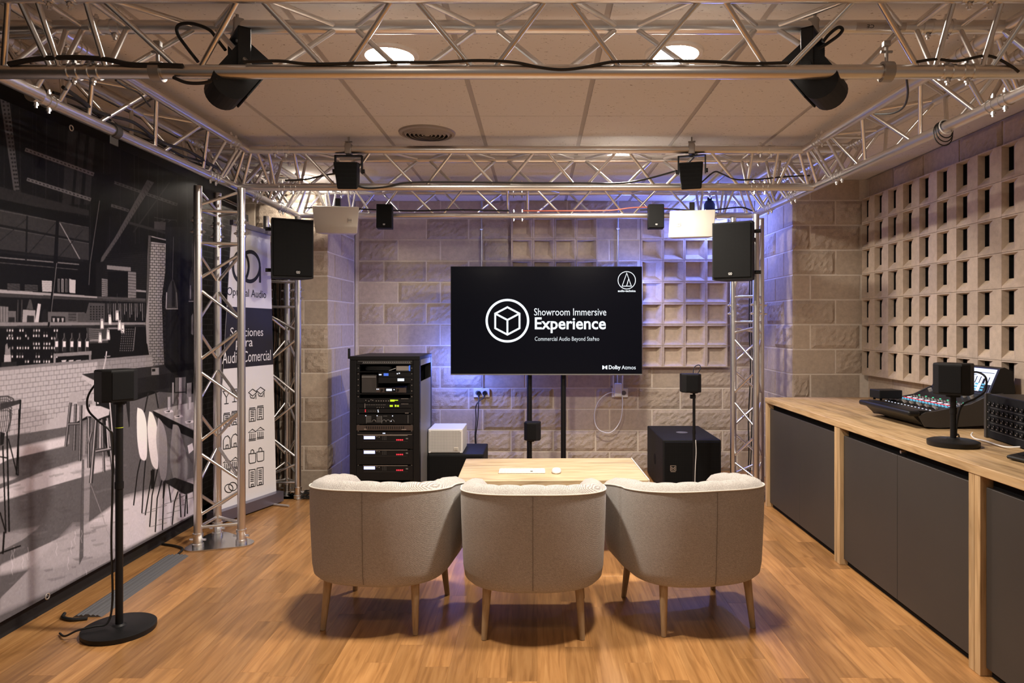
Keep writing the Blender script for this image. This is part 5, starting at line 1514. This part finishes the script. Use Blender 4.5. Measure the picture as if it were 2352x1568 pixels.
# ================================================================== MURAL (a printed monochrome photograph of a bar)
XM = -2.30
MY0, MY1, MZ0, MZ1 = 1.60, 4.62, .105, 2.345
DEN = 560
TW, TH = int((MY1 - MY0) * DEN), int((MZ1 - MZ0) * DEN)
canvas = np.full((TH, TW), 24.0)
def P2T(p):                      # a point of the print (as seen in the photograph) -> texel on the print's own plane
    Y = -XM * F / (CX - p[0]); z = CH + (CY - p[1]) * Y / F
    return (Y - MY0) * DEN, (z - MZ0) * DEN
def _mask(poly):
    xs = [p[0] for p in poly]; ys = [p[1] for p in poly]
    x0, x1 = max(0, int(min(xs)) - 1), min(TW, int(max(xs)) + 2); y0, y1 = max(0, int(min(ys)) - 1), min(TH, int(max(ys)) + 2)
    if x1 <= x0 or y1 <= y0: return None
    acc = np.zeros((y1 - y0, x1 - x0))
    for sx in (.25, .75):
        for sy in (.25, .75):
            gx = np.arange(x0, x1)[None, :] + sx; gy = np.arange(y0, y1)[:, None] + sy
            ins = np.zeros((y1 - y0, x1 - x0), bool); n = len(poly)
            for i in range(n):
                ax, ay = poly[i]; bx, by = poly[(i + 1) % n]
                if ay == by: continue
                c = ((ay > gy) != (by > gy)); xi = (bx - ax) * (gy - ay) / (by - ay) + ax
                ins ^= (c & (gx < xi))
            acc += ins
    return y0, y1, x0, x1, acc / 4
def fill(pts, g, alpha=1.0, g2=None, raw=False):
    poly = pts if raw else [P2T(p) for p in pts]
    m = _mask(poly)
    if m is None: return
    y0, y1, x0, x1, a = m; a = a * alpha
    val = g
    if g2 is not None:            # vertical blend from g (bottom) to g2 (top)
        val = np.linspace(0, 1, y1 - y0)[:, None] * (g2 - g) + g
    canvas[y0:y1, x0:x1] = canvas[y0:y1, x0:x1] * (1 - a) + val * a
def line(pts, wpx, g, alpha=1.0):
    P = [Vector(p) for p in pts]
    for a, b in zip(P[:-1], P[1:]):
        d = (b - a)
        if d.length < 1e-6: continue
        n = Vector((-d.y, d.x)).normalized() * wpx / 2
        fill([a + n, b + n, b - n, a - n], g, alpha)
A = lambda *L: [(x / 3.136, 400 + y / 3.136) for x, y in L]
B = lambda *L: [(x / 3.136, 800 + y / 3.136) for x, y in L]
C = lambda *L: [(x / 3.7326, 200 + y / 3.7326) for x, y in L]
EX = -700                         # the print goes on beyond the photograph's left edge
def ext(p, q, x=EX):              # extend the line q->p to abscissa x
    return (x, p[1] + (p[1] - q[1]) / (p[0] - q[0]) * (x - p[0]))
# upper hall: dark roof
fill([(EX, 0), (460, 0), (460, 900), (EX, 900)], 19)
for i in range(46):
    xx = -520 + i * 21 + 6 * math.sin(i * 2.3)
    line([(xx, 120), (xx + 6 * math.sin(i), 560)], .9 + .6 * (i % 3 == 0), 54, .75)
for x0, x1 in ((150, 172), (178, 192), (200, 214)): fill([(x0 + 6, 300), (x1 + 6, 300), (x1 - 8, 470), (x0 - 8, 470)], 48, .7)
# lattice girders
for (a, b, wd, g) in ((C((215, 535))[0], C((805, 750))[0], 9, 100), (C((230, 790))[0], C((780, 965))[0], 8, 92), (C((960, 810))[0], C((1520, 1010))[0], 7, 72), (C((925, 1005))[0], C((1105, 1060))[0], 7, 70)):
    line([a, b], wd, g)
    nseg = int((Vector(b) - Vector(a)).length / 9)
    for q in range(nseg):
        f0, f1 = (q + .25) / nseg, (q + .75) / nseg
        line([Vector(a).lerp(Vector(b), f0), Vector(a).lerp(Vector(b), f1)], 2.2, 38)
fill(C((0, 100), (80, 110), (175, 945), (125, 945)), 74)
for q in range(24):
    t_ = (q + .5) / 24; p = Vector(C((25, 110))[0]).lerp(Vector(C((150, 940))[0]), t_); r_ = Vector(C((62, 110))[0]).lerp(Vector(C((165, 940))[0]), t_)
    for v in (p, r_): fill([(v.x - 2, v.y - 2), (v.x + 2, v.y - 2), (v.x + 2, v.y + 2), (v.x - 2, v.y + 2)], 30)
for dx_ in (-260, -130, 60): line([(dx_ - 160, 420 - .38 * (60 - dx_)), (dx_, 345)], 7, 66) if dx_ < 0 else None
# glazed band with trusses
fill([ext(*A((0, 250), (640, 380))), *A((640, 380), (640, 620)), ext(*A((0, 560), (600, 640)))], 50)
fill([ext(*A((0, 90), (640, 260))), *A((640, 260), (640, 300)), ext(*A((0, 190), (640, 300)))], 42)
fill([ext(*A((0, 180), (640, 320))), *A((640, 320), (640, 390)), ext(*A((0, 250), (640, 390)))], 14)
for p, q, wd, g in ((A((0, 370))[0], A((640, 490))[0], 5, 22), (A((0, 560))[0], A((600, 625))[0], 5, 30), (A((0, 600))[0], A((570, 650))[0], 3, 105), (A((0, 640))[0], A((560, 690))[0], 3, 88), (A((0, 385))[0], A((640, 500))[0], 1.5, 80), (A((0, 262))[0], A((640, 385))[0], 1.4, 85)):
    line([ext(p, q), q], wd, g)
for x in (195, -480, -900): line(A((x, 300), (x - 8, 620)), 4, 22)
fill(A((405, 310), (425, 310), (415, 640), (385, 640)), 14)
line(A((430, 350), (575, 612)), 2.4, 120)
for a, b in (((0, 480), (195, 320)), ((190, 590), (400, 350)), ((420, 600), (600, 400)), ((-500, 560), (-120, 350))): line(A(a, b), 1.6, 28)
# dark area behind the shelves
fill([ext(*A((0, 640), (560, 690))), *A((560, 690), (640, 700), (640, 880)), ext(*A((0, 830), (640, 870)))], 17)
# big dark column
fill(A((700, 0), (830, 0), (745, 640), (710, 900), (640, 900), (655, 500)), 11)
line(A((718, 190), (650, 640), (640, 800)), 1.8, 85)
# sloping lattice strut
fill(A((1060, 40), (1110, 60), (850, 470), (735, 640), (720, 700), (712, 690), (730, 600), (830, 450)), 76)
for q in range(26):
    f_ = q / 26; p_ = Vector(A((1075, 60))[0]).lerp(Vector(A((735, 640))[0]), f_); q_ = Vector(A((1098, 70))[0]).lerp(Vector(A((742, 650))[0]), f_ + .02); line([p_, q_], .9, 44)
line(A((1220, 60), (960, 420)), 3, 46); line(A((930, 350), (1400, 480)), 6, 50)
# back brick wall and panels
fill(A((690, 640), (1060, 560), (1060, 900), (690, 890)), 26)
for r in range(22):
    y = 560 + r * 15; line(A((760, y + 20), (1055, y)), .7, 58, .6)
fill(A((770, 655), (942, 670), (942, 700), (770, 685)), 120)
fill(A((775, 700), (920, 705), (920, 880), (775, 880)), 17)
for x0, x1, y0, y1 in ((732, 775, 750, 880), (922, 980, 700, 890)):
    fill(A((x0, y0), (x1, y0 + 6), (x1, y1), (x0, y1)), 112)
    for r in range(9): line(A((x0, y0 + (y1 - y0) * r / 9), (x1, y0 + 6 + (y1 - y0) * r / 9)), 1.0, 50)
fill(A((980, 830), (1052, 838), (1052, 852), (980, 846)), 130)
# right dark bay with pendant lamps
fill(A((1190, 380), (1430, 380), (1430, 1360), (1180, 1370)), 30)
for x in (1230, 1290, 1350, 1400): line(A((x, 380), (x, 1340)), 2, 42, .6)
for q in range(3): line(A((1110 + 50 * q, 310 + 10 * q), (1190 + 40 * q, 330), (1150 + 60 * q, 345)), 1.2, 76)
fill(A((1110, 340), (1195, 345), (1190, 405), (1110, 395)), 70)
# wavy brick pier
fill(A((1070, 440), (1195, 470), (1190, 700), (1165, 900), (1172, 1100), (1182, 1370), (1090, 1400), (1060, 1220), (1020, 1210), (1025, 1100), (1050, 1060), (1058, 800), (1062, 600)), 118, g2=150)
fill(A((1070, 440), (1092, 446), (1070, 860), (1050, 1060), (1056, 800)), 80)
fill(A((1085, 452), (1195, 478), (1194, 500), (1085, 486)), 20)
for r in range(46):
    y = 500 + r * 19.5; sl = .06 - .002 * r
    line(A((1072, y), (1186, y + 114 * sl)), 1.15, 52)
    for q in range(4):
        x = 1082 + q * 30 + (15 if r % 2 else 0)
        line(A((x, y + (x - 1072) * sl), (x, y + 19 + (x - 1072) * sl)), 1.0, 60)
# pendant lamps
line(A((1250, 450), (1242, 760)), 1.2, 90)
sm = smooth_path([Vector((x, y, 0)) for x, y in ((1194, 970), (1196, 900), (1212, 820), (1234, 765), (1244, 755), (1256, 775), (1274, 840), (1282, 910), (1282, 970))], 5); fill(A(*[(v.x, v.y) for v in sm]), 62)
fill(A((1240, 770), (1248, 770), (1262, 850), (1262, 955), (1238, 955)), 36)
line(A((1194, 970), (1282, 970)), 2, 150); line(A((1200, 850), (1196, 965)), 2.5, 150); line(A((1270, 850), (1277, 965)), 1.5, 110)
line(A((1385, 500), (1385, 670)), 1.1, 80); fill(A((1378, 670), (1392, 670), (1408, 760), (1412, 915), (1358, 915), (1364, 760)), 60); line(A((1358, 916), (1412, 916)), 2, 145); line(A((1372, 800), (1372, 900)), 2.4, 130)
fill(A((1378, 1020), (1392, 1000), (1392, 1160), (1376, 1150)), 96)
# shelves behind the bar
fill([ext(*A((0, 875), (700, 900))), *A((700, 900), (1050, 920), (1050, 1080), (600, 1075)), ext(*A((0, 1075), (600, 1075)))], 24)
fill([ext(*A((0, 1105), (640, 1090))), *A((640, 1090), (1050, 1085), (1060, 1310), (650, 1340)), ext(*A((0, 1400), (650, 1340)))], 20)
for q in (0, 1, 2):
    fill([ext(A((0, 830))[0], A((700, 880))[0]), *A((700, 880), (700, 893)), ext(A((0, 856))[0], A((700, 893))[0])], 138)
fill([ext(A((0, 858))[0], A((1050, 916))[0]), *A((1050, 916), (1050, 924)), ext(A((0, 884))[0], A((1050, 924))[0])], 60)
fill(A((700, 880), (1050, 895), (1050, 915), (700, 896)), 74)
fill([ext(A((0, 1066))[0], A((1048, 1066))[0]), *A((1048, 1066), (1048, 1084)), ext(A((0, 1094))[0], A((1048, 1084))[0])], 118)
fill([ext(A((0, 1094))[0], A((1048, 1086))[0]), *A((1048, 1086), (1048, 1098)), ext(A((0, 1110))[0], A((1048, 1098))[0])], 46)
line(A((400, 640), (375, 860), (350, 1100)), 4.5, 18); line(A((408, 640), (384, 860), (358, 1100)), 1.5, 110)
# crockery on the upper shelf
for cx_, n_, w_, hh in ((98, 5, 48, 11), (225, 4, 50, 12)):
    for q in range(n_): fill(A((cx_ - w_, 838 - q * hh), (cx_ + w_, 842 - q * hh), (cx_ + w_ - 4, 835 - q * hh), (cx_ - w_ + 4, 831 - q * hh)), 78)
fill(A((300, 765), (375, 768), (372, 848), (304, 846)), 158)
for q in range(5): line(A((302, 780 + 13 * q), (374, 782 + 13 * q)), 1, 118)
for x in (-130, -300, -420): fill(A((x, 770), (x + 70, 772), (x + 68, 836), (x + 4, 834)), 130)
for q in range(4): fill(A((415 + 27 * q, 752), (432 + 27 * q, 754), (432 + 27 * q, 852), (415 + 27 * q, 850)), 130 if q % 2 else 92); line(A((424 + 27 * q, 760), (424 + 27 * q, 848)), 1.2, 24)
fill(A((502, 758), (545, 762), (543, 858), (502, 855)), 165)
# middle shelf objects
fill(A((0, 950), (60, 955), (58, 1066), (0, 1066)), 112); line(A((20, 955), (20, 1062)), 2, 70); line(A((40, 955), (40, 1062)), 2, 80)
fill(A((60, 985), (115, 985), (115, 1066), (60, 1066)), 95); fill(A((62, 1030), (105, 1030), (105, 1066), (62, 1066)), 38)
for x in (130, 158): line(A((x, 905), (x - 4, 1062)), 3, 62)
fill(A((165, 975), (255, 980), (252, 1066), (160, 1066)), 138); fill(A((195, 1018), (245, 1020), (243, 1066), (193, 1066)), 44); fill(A((212, 900), (225, 905), (240, 975), (190, 972)), 72)
fill(A((272, 930), (295, 935), (278, 1066), (250, 1066)), 168); fill(A((316, 970), (328, 972), (340, 1015), (335, 1066), (296, 1066), (300, 1015)), 34)
fill(A((345, 990), (610, 995), (600, 1066), (345, 1066)), 92); fill(A((370, 1022), (470, 1026), (470, 1066), (368, 1066)), 36)
for q in range(3): fill(A((378 + 32 * q, 1036), (396 + 32 * q, 1036), (392 + 32 * q, 1064), (382 + 32 * q, 1064)), 150)
for q in range(6): line(A((492, 1000 + 10 * q), (550, 1002 + 10 * q)), 2.2, 48 if q % 2 else 70)
for x in (-90, -190, -330): fill(A((x, 960), (x + 50, 962), (x + 48, 1066), (x, 1066)), 120 if x % 20 else 80)
# cabinets with grids
fill(A((640, 925), (755, 930), (755, 1066), (560, 1066), (560, 1000), (620, 1000)), 74)
for r in range(6):
    for q in range(5): fill(A((648 + 21 * q, 950 + 18 * r), (660 + 21 * q, 950 + 18 * r), (660 + 21 * q, 960 + 18 * r), (648 + 21 * q, 960 + 18 * r)), 28)
for q in range(22): line(A((765 + 13 * q, 930), (765 + 13 * q + 2, 1055 - (q % 4) * 22)), 1.6, 120 if q % 3 else 60)
fill(A((620, 1105), (780, 1105), (780, 1215), (640, 1218)), 62)
for r in range(7): line(A((640, 1115 + 14 * r), (730, 1120 + 14 * r)), 1.6, 112)
line(A((645, 1198), (775, 1192), (775, 1110), (880, 1110)), 4, 118)
for x, y in ((735, 1040), (792, 1010), (845, 980), (862, 1050), (885, 1070), (780, 1120), (722, 1140)):
    fill(A((x - 10, y), (x + 8, y), (x + 14, y + 60), (x + 12, y + 75), (x - 14, y + 75), (x - 15, y + 55)), 150)
    fill(A((x - 6, y + 18), (x + 5, y + 18), (x + 7, y + 66), (x - 8, y + 66)), 215); line(A((x - 1, y), (x - 1, y - 120)), .9, 70)
for q in range(7):
    for r in range(10): fill(A((880 + 15 * q - 2 * r, 1112 + 17 * r), (888 + 15 * q - 2 * r, 1112 + 17 * r), (886 + 15 * q - 2 * r, 1122 + 17 * r), (878 + 15 * q - 2 * r, 1122 + 17 * r)), 92)
line(A((975, 1100), (960, 1270)), 2, 100)
# bottles and jars
for x in (-430, -340, -250, -160, -70, 42, 118, 176, 236, 310, 365):
    for r, y in enumerate((1112, 1150, 1168, 1208, 1238, 1300, 1336)):
        hsh = (x * 7 + r * 31) % 13
        if hsh > 8: continue
        for q in range(3 if x != 176 else 2):
            if (hsh + q * 5) % 7 == 0: continue
            xx = x + 19 * q + (hsh % 3) * 2; tall = r in (1, 5)
            g_ = 178 if (r + q) % 3 else 132
            fill(A((xx + 3, y - (16 if tall else 4)), (xx + 9, y - (16 if tall else 4)), (xx + 9, y), (xx + 13, y + 5), (xx + 12, y + 25), (xx, y + 25), (xx, y + 5), (xx + 3, y)), 62)
            fill(A((xx + 1, y + 6), (xx + 12, y + 6), (xx + 11, y + 22), (xx + 1, y + 22)), g_)
for q in range(5):
    x = 398 + 55 * q
    fill(A((x + 6, 1142), (x + 17, 1142), (x + 17, 1175), (x + 26, 1192), (x + 24, 1280), (x - 4, 1280), (x - 4, 1192), (x + 6, 1175)), 48)
    line(A((x + 8, 1145), (x + 8, 1175), (x - 3, 1195), (x - 3, 1275)), 1.4, 110)
    fill(A((x, 1203), (x + 21, 1203), (x + 20, 1245), (x, 1245)), 190)
fill(A((385, 1292), (660, 1272), (660, 1300), (385, 1316)), 120); fill(A((385, 1316), (403, 1316), (400, 1360), (385, 1360)), 130); fill(A((640, 1300), (658, 1298), (656, 1338), (640, 1340)), 110)
for q in range(4): fill(A((440 + 52 * q, 1340), (480 + 52 * q, 1336), (470 + 52 * q, 1356), (450 + 52 * q, 1358)), 175)
fill(A((30, 1300), (78, 1300), (80, 1352), (28, 1356)), 158); fill(A((38, 1230), (52, 1215), (60, 1260), (74, 1240), (76, 1300), (34, 1300)), 118); fill(A((8, 1354), (120, 1350), (118, 1385), (10, 1390)), 40)
# bar counter: stone top and white tiles
bt = [A((0, 1395))[0], A((1095, 1300))[0]]
fill([ext(*bt), bt[1], *A((1105, 1440), (980, 1470), (960, 1560)), *B((480, 570)), *B((0, 640)), ext(*B((0, 640), (480, 570)))], 156)
fill(A((700, 1350), (1095, 1310), (1105, 1440), (980, 1470), (970, 1500), (700, 1500)), 128)
fill([ext(A((0, 1390))[0], A((1095, 1298))[0]), *A((1095, 1298), (1095, 1312)), ext(A((0, 1412))[0], A((1095, 1312))[0])], 118)
def lerp2(a, b, t): return (a[0] + (b[0] - a[0]) * t, a[1] + (b[1] - a[1]) * t)
tlq, trq, blq, brq = ext(*B((0, 160), (1095, 60)), x=-600), B((1095, 60))[0], ext(*B((0, 640), (1095, 440)), x=-600), B((1095, 440))[0]
NR = 13
for r in range(NR + 1):
    a, b = lerp2(tlq, blq, r / NR), lerp2(trq, brq, r / NR)
    cut = 1.0 if r < 5 else .93 - .028 * (r - 5)
    line([a, lerp2(a, b, min(1, cut))], .9, 92, .85)
    if r < NR:
        a2, b2 = lerp2(tlq, blq, (r + 1) / NR), lerp2(trq, brq, (r + 1) / NR)
        nq = 78
        for q in range(nq):
            f0 = (q + (.5 if r % 2 else 0)) / nq
            f0 = f0 ** 1.0
            if f0 > cut - .01: break
            line([lerp2(a, b, f0), lerp2(a2, b2, f0)], .9, 98, .8)
# concrete floor
fill([ext(*B((0, 640), (480, 570))), *B((0, 640), (480, 565), (960, 380), (1180, 300), (1420, 330), (1420, 1240), (840, 1520), (0, 2030)), (EX, 1900)], 92)
fill(B((900, 380), (1420, 320), (1420, 900), (900, 1000)), 92)
def streak(pts, g, soft=5, alpha=.9):
    c = Vector((sum(p[0] for p in pts) / len(pts), sum(p[1] for p in pts) / len(pts)))
    for q in range(soft):
        s = 1.12 - .12 * q / max(1, soft - 1) * 1.6
        fill([(c.x + (p[0] - c.x) * (1 + (s - 1) * .3), c.y + (p[1] - c.y) * s) for p in pts], g, alpha / soft * 1.7)
streak([*B((480, 640), (480, 700), (60, 800), (0, 830)), *B((-700, 1010), (-700, 930)), *B((0, 740))], 196)
streak([*B((640, 800), (860, 790), (860, 850), (300, 1010), (0, 1100)), *B((-800, 1340), (-800, 1180)), *B((0, 1010), (320, 890))], 188)
streak(B((900, 1080), (1420, 960), (1420, 1180), (900, 1440), (400, 1560), (300, 1560), (520, 1340)), 196)
streak(B((860, 1150), (640, 1270), (0, 1560), (0, 1620), (560, 1500), (860, 1300)), 172)
streak(B((520, 1290), (840, 1290), (840, 1500), (420, 1720), (120, 1850), (0, 1900), (0, 1800)), 150)
streak(B((0, 1340), (280, 1290), (160, 1380), (-500, 1720), (-500, 1560)), 150, alpha=.6)
streak(B((0, 930), (120, 935), (-600, 1180), (-600, 1120)), 170)
streak(B((600, 560), (660, 560), (640, 1260), (585, 1280)), 150, alpha=.55)
fill(B((590, 800), (606, 800), (600, 1500), (570, 1560)), 78, .8)
for q in range(160):
    u, v = rng.uniform(-700, 840), rng.uniform(720, 1700)
    l_ = rng.uniform(30, 140); fill(B((u, v), (u + l_, v - l_ * .18), (u + l_, v + 12 - l_ * .18), (u + l_ * .3, v + 14)), rng.choice([74, 84, 124]), .22)
for q in range(14):
    u, v = rng.uniform(-200, 820), rng.uniform(1280, 1620)
    line(B((u, v), (u + 6, v + 30), (u - 5, v + 60), (u + 4, v + 95)), 1.1, 196, .6)
line(B((655, 985), (740, 1210), (770, 1310), (838, 1450)), 1.2, 140)
# bar end table and post
fill(B((590, 186), (700, 172), (1180, 120), (1390, 330), (980, 300), (700, 290)), 46); fill(B((590, 186), (700, 240), (700, 292), (592, 215)), 165)
fill(B((970, 220), (1390, 150), (1400, 250), (970, 330)), 36); fill(B((690, 300), (850, 300), (850, 760), (780, 780), (690, 430)), 30)
line(B((690, 280), (706, 400)), 3.5, 185); line(B((790, 380), (812, 640)), 3, 175); fill(B((905, 380), (935, 380), (935, 560), (928, 570)), 42)
line(B((1068, 320), (1040, 460)), 3, 40); line(B((1120, 310), (1140, 430)), 3, 40); line(B((740, 170), (760, 80), (768, 20)), 3, 165); line(B((752, 60), (795, 55)), 3, 130)
fill(B((1090, 140), (1145, 138), (1145, 190), (1090, 192)), 120); fill(B((1095, 148), (1118, 147), (1118, 165), (1095, 166)), 25)
fill(B((1262, 210), (1338, 205), (1335, 400), (1262, 405)), 96); fill(B((1290, 210), (1310, 210), (1308, 400), (1288, 400)), 165); line(B((1262, 318), (1338, 314)), 2, 30); fill(B((1240, 245), (1252, 245), (1250, 400), (1240, 400)), 150)
fill(B((1345, 250), (1380, 245), (1378, 400), (1345, 400)), 120)
# dining table with settings
fill(B((1100, 448), (1420, 380), (1430, 600), (1330, 560)), 150); fill(B((1100, 448), (1330, 560), (1430, 612), (1430, 665), (1210, 570), (1110, 480)), 30)
for x, y in ((1180, 450), (1250, 485), (1330, 525), (1390, 455)): fill(B((x, y), (x + 60, y - 8), (x + 70, y + 8), (x + 10, y + 18)), 196); fill(B((x + 12, y + 4), (x + 45, y - 2), (x + 40, y + 9)), 36)
for x in (1205, 1280, 1355): fill(B((x, 350), (x + 22, 348), (x + 22, 440), (x, 442)), 176, .7); line(B((x, 352), (x, 440)), 1.2, 70)
# stools
def stool(seat, legs, g):
    fill(B(*seat), g)
    for a, b, wd in legs: line(B(a, b), wd + .6, 58); line(B((a[0] - 3, a[1]), (b[0] - 3, b[1])), wd * .35, g - 20)
stool([(498, 350), (520, 312), (590, 308), (600, 360), (560, 385), (500, 390)], [((508, 390), (474, 705), 6), ((545, 400), (534, 735), 6), ((585, 390), (575, 810), 6), ((640, 380), (625, 760), 5), ((490, 545), (575, 540), 6)], 150)
fill(B((555, 385), (660, 375), (665, 400), (560, 412)), 128)
stool([(612, 440), (660, 412), (725, 415), (790, 440), (785, 480), (690, 515), (655, 490), (614, 485)], [((640, 500), (640, 860), 7), ((692, 515), (655, 970), 8), ((735, 510), (750, 890), 5), ((775, 500), (818, 910), 8), ((690, 740), (800, 720), 8), ((660, 600), (640, 690), 5)], 172)
for q in range(4): line(B((700 + 22 * q, 520), (690 + 30 * q, 720)), 3, 168 if q % 2 else 50)
# curved chairs
for pts, g in (([(990, 425), (1030, 450), (1055, 540), (1060, 700), (1055, 790), (1030, 806), (1005, 770), (988, 650), (985, 500)], 208), ([(1075, 452), (1100, 470), (1130, 560), (1136, 700), (1138, 850), (1118, 866), (1090, 820), (1070, 700), (1062, 560)], 198),
               ([(1140, 497), (1175, 545), (1200, 640), (1206, 760), (1200, 900), (1180, 952), (1155, 920), (1135, 760), (1125, 640)], 142), ([(1245, 545), (1285, 560), (1310, 640), (1345, 780), (1350, 900), (1335, 1020), (1310, 1045), (1275, 1010), (1235, 880), (1225, 760), (1235, 640)], 124)):
    sm = smooth_path([Vector((x, y, 0)) for x, y in pts + pts[:1]], 6); fill(B(*[(v.x, v.y) for v in sm]), g - 16, g2=g + 10)
fill(B((1350, 700), (1385, 680), (1395, 730), (1360, 760)), 190)
for pts in ([(1012, 800), (990, 900), (962, 1130)], [(1048, 808), (1035, 960), (1022, 1185)], [(1100, 868), (1075, 1020), (1046, 1200)], [(1135, 870), (1095, 1060), (1078, 1285)], [(1165, 950), (1132, 1080), (1118, 1322)], [(1190, 950), (1178, 1080), (1170, 1308)],
            [(1220, 950), (1180, 960), (1175, 1080)], [(1215, 980), (1232, 1110)], [(1282, 1030), (1255, 1110), (1240, 1270)], [(1295, 1045), (1303, 1215)], [(1340, 1045), (1330, 1210)], [(1345, 1045), (1350, 1190)], [(1270, 1000), (1225, 940)], [(1392, 1000), (1402, 1190)]):
    line(B(*pts), 2.6, 30)
fill(B((1085, 880), (1115, 870), (1108, 1010), (1088, 1010)), 24); fill(B((1180, 960), (1260, 930), (1400, 980), (1400, 1030), (1330, 1050)), 40)
for q in range(5): line(B((1020 + 70 * q, 1190 - 30 * q), (1130 + 70 * q, 1165 - 36 * q)), 1, 110); line(B((1080 + 60 * q, 1285 - 48 * q), (1200 + 50 * q, 1255 - 46 * q)), 1, 110)
# wire chair and high table at the left
fill(B((0, 395), (150, 368), (150, 395), (0, 445)), 58); fill(B((0, 600), (35, 610), (25, 690), (0, 700)), 34)
for a, b, wd in (((148, 370), (118, 910), 3.5), ((135, 440), (132, 915), 2), ((60, 650), (125, 915), 2.5), ((50, 600), (66, 1320), 3.5), ((20, 700), (42, 1330), 3), ((30, 1320), (20, 1480), 4), ((0, 1180), (40, 1320), 3), ((0, 780), (60, 790), 2.5), ((0, 1475), (150, 1420), 3), ((-120, 700), (-160, 1500), 3.5), ((-60, 700), (-30, 1560), 3)):
    line(B(a, b), wd, 22)
for q in range(9):
    x = -40 + q * 14; line(B((x, 345 + abs(q - 4) * 3), (x + 12, 470), (x - 5, 600)), 1.3, 60)
for q in range(6): line(B((-30, 350 + 20 * q), (50, 345 + 20 * q), (90, 372 + 20 * q)), 1.3, 60)
line(B((-30, 350), (60, 345), (95, 362), (100, 395)), 2, 50); line(B((75, 440), (75, 520), (45, 640)), 2, 50)
# a slight softening and paper grain, edge binding
k_ = np.array([.25, .5, .25])
for ax in (0, 1): canvas = np.apply_along_axis(lambda v: np.convolve(np.pad(v, 1, mode='edge'), k_, 'valid'), ax, canvas)
nz_ = rng.normal(0, 1, (TH // 6 + 2, TW // 6 + 2)).repeat(6, 0).repeat(6, 1)[:TH, :TW]
canvas = np.clip(canvas + rng.normal(0, 1.6, canvas.shape) + nz_ * 1.6, 3, 245)
tint = np.array([.985, .95, .99])
buf = np.ones((TH, TW, 4), np.float32)
buf[..., :3] = (1.38 * (canvas[..., None] / 255.0) ** 1.22) * tint
buf = np.clip(buf, 0, 1)
img = bpy.data.images.new('bar_print', TW, TH, alpha=False)
img.pixels.foreach_set(buf.ravel()); img.update(); img.pack()
pm = bpy.data.materials.new('printed_canvas')
nt, N, L, b_ = nodes_of(pm)
ti = N.new('ShaderNodeTexImage'); ti.image = img; ti.extension = 'EXTEND'
uvn = N.new('ShaderNodeUVMap'); uvn.uv_map = 'UVMap'
L.new(uvn.outputs[0], ti.inputs['Vector'])
L.new(ti.outputs['Color'], b_.inputs['Base Color'])
b_.inputs['Roughness'].default_value = .55; b_.inputs['Specular IOR Level'].default_value = .15
mural = thing('wall_mural', 'large black and white bar photograph printed on canvas along the left wall', 'mural', (XM, (MY0 + MY1) / 2, MZ0))
hy = (MY1 - MY0) / 2; hz = MZ1 - MZ0
me = bpy.data.meshes.new('canvas'); me.from_pydata([(0, -hy, 0), (0, hy, 0), (0, hy, hz), (0, -hy, hz)], [], [(0, 1, 2, 3)])
me.materials.append(pm); uv = me.uv_layers.new(name='UVMap')
for i, c in enumerate(((0, 0), (1, 0), (1, 1), (0, 1))): uv.data[i].uv = c
obj('canvas', me, parent=mural)
fr = MB().box(-.03, -.001, -hy, hy, 0, .03).box(-.03, -.001, -hy, hy, hz - .03, hz).box(-.03, -.001, -hy, -hy + .03, .03, hz - .03).box(-.03, -.001, hy - .03, hy, .03, hz - .03)
obj('frame', fr, M['blackmatte'], mural)
for yy in (-hy + .02, 0, hy - .05):
    for zz in (.05, hz - .09): obj('standoff', MB().box(XL - XM + .001, -.0305, yy, yy + .03, zz, zz + .03), M['blackmatte'], mural)
for px, py in ((163, 294), (108, 1369)):
    Y = -XM * F / (CX - px); z = CH + (CY - py) * Y / F
    ang = [2 * PI * q / 16 for q in range(16)]
    obj('eyelet', MB().tube([(.002, Y - (MY0 + MY1) / 2 + .013 * math.cos(a), z - MZ0 + .013 * math.sin(a)) for a in ang], .003, 6, True), M['silver'], mural, smooth=True)
# second, dark brick print in the corner behind the banner
dk = mat('dark_brick_print', (.02, .02, .022), .5)
nt, N, L, b_ = nodes_of(dk)
tc_ = N.new('ShaderNodeTexCoord'); mp_ = N.new('ShaderNodeMapping'); mp_.inputs['Rotation'].default_value = (0, PI / 2, PI / 2)
br_ = N.new('ShaderNodeTexBrick'); br_.inputs['Scale'].default_value = 1.0; br_.inputs['Brick Width'].default_value = .11; br_.inputs['Row Height'].default_value = .04; br_.inputs['Mortar Size'].default_value = .0035
br_.inputs['Color1'].default_value = (.010, .010, .011, 1); br_.inputs['Color2'].default_value = (.018, .018, .02, 1); br_.inputs['Mortar'].default_value = (.07, .07, .075, 1)
sx_ = N.new('ShaderNodeSeparateXYZ'); cx2 = N.new('ShaderNodeCombineXYZ')
L.new(tc_.outputs['Object'], sx_.inputs[0]); L.new(sx_.outputs[1], cx2.inputs[0]); L.new(sx_.outputs[2], cx2.inputs[1]); L.new(cx2.outputs[0], br_.inputs['Vector'])
L.new(br_.outputs['Color'], b_.inputs['Base Color'])
t = thing('brick_print', 'dark panel printed with black bricks in the corner behind the banner', 'mural', (-2.36, 5.10, .02))
obj('panel', MB().box(-.118, 0, -.42, .47, 0, 2.25), dk, t)
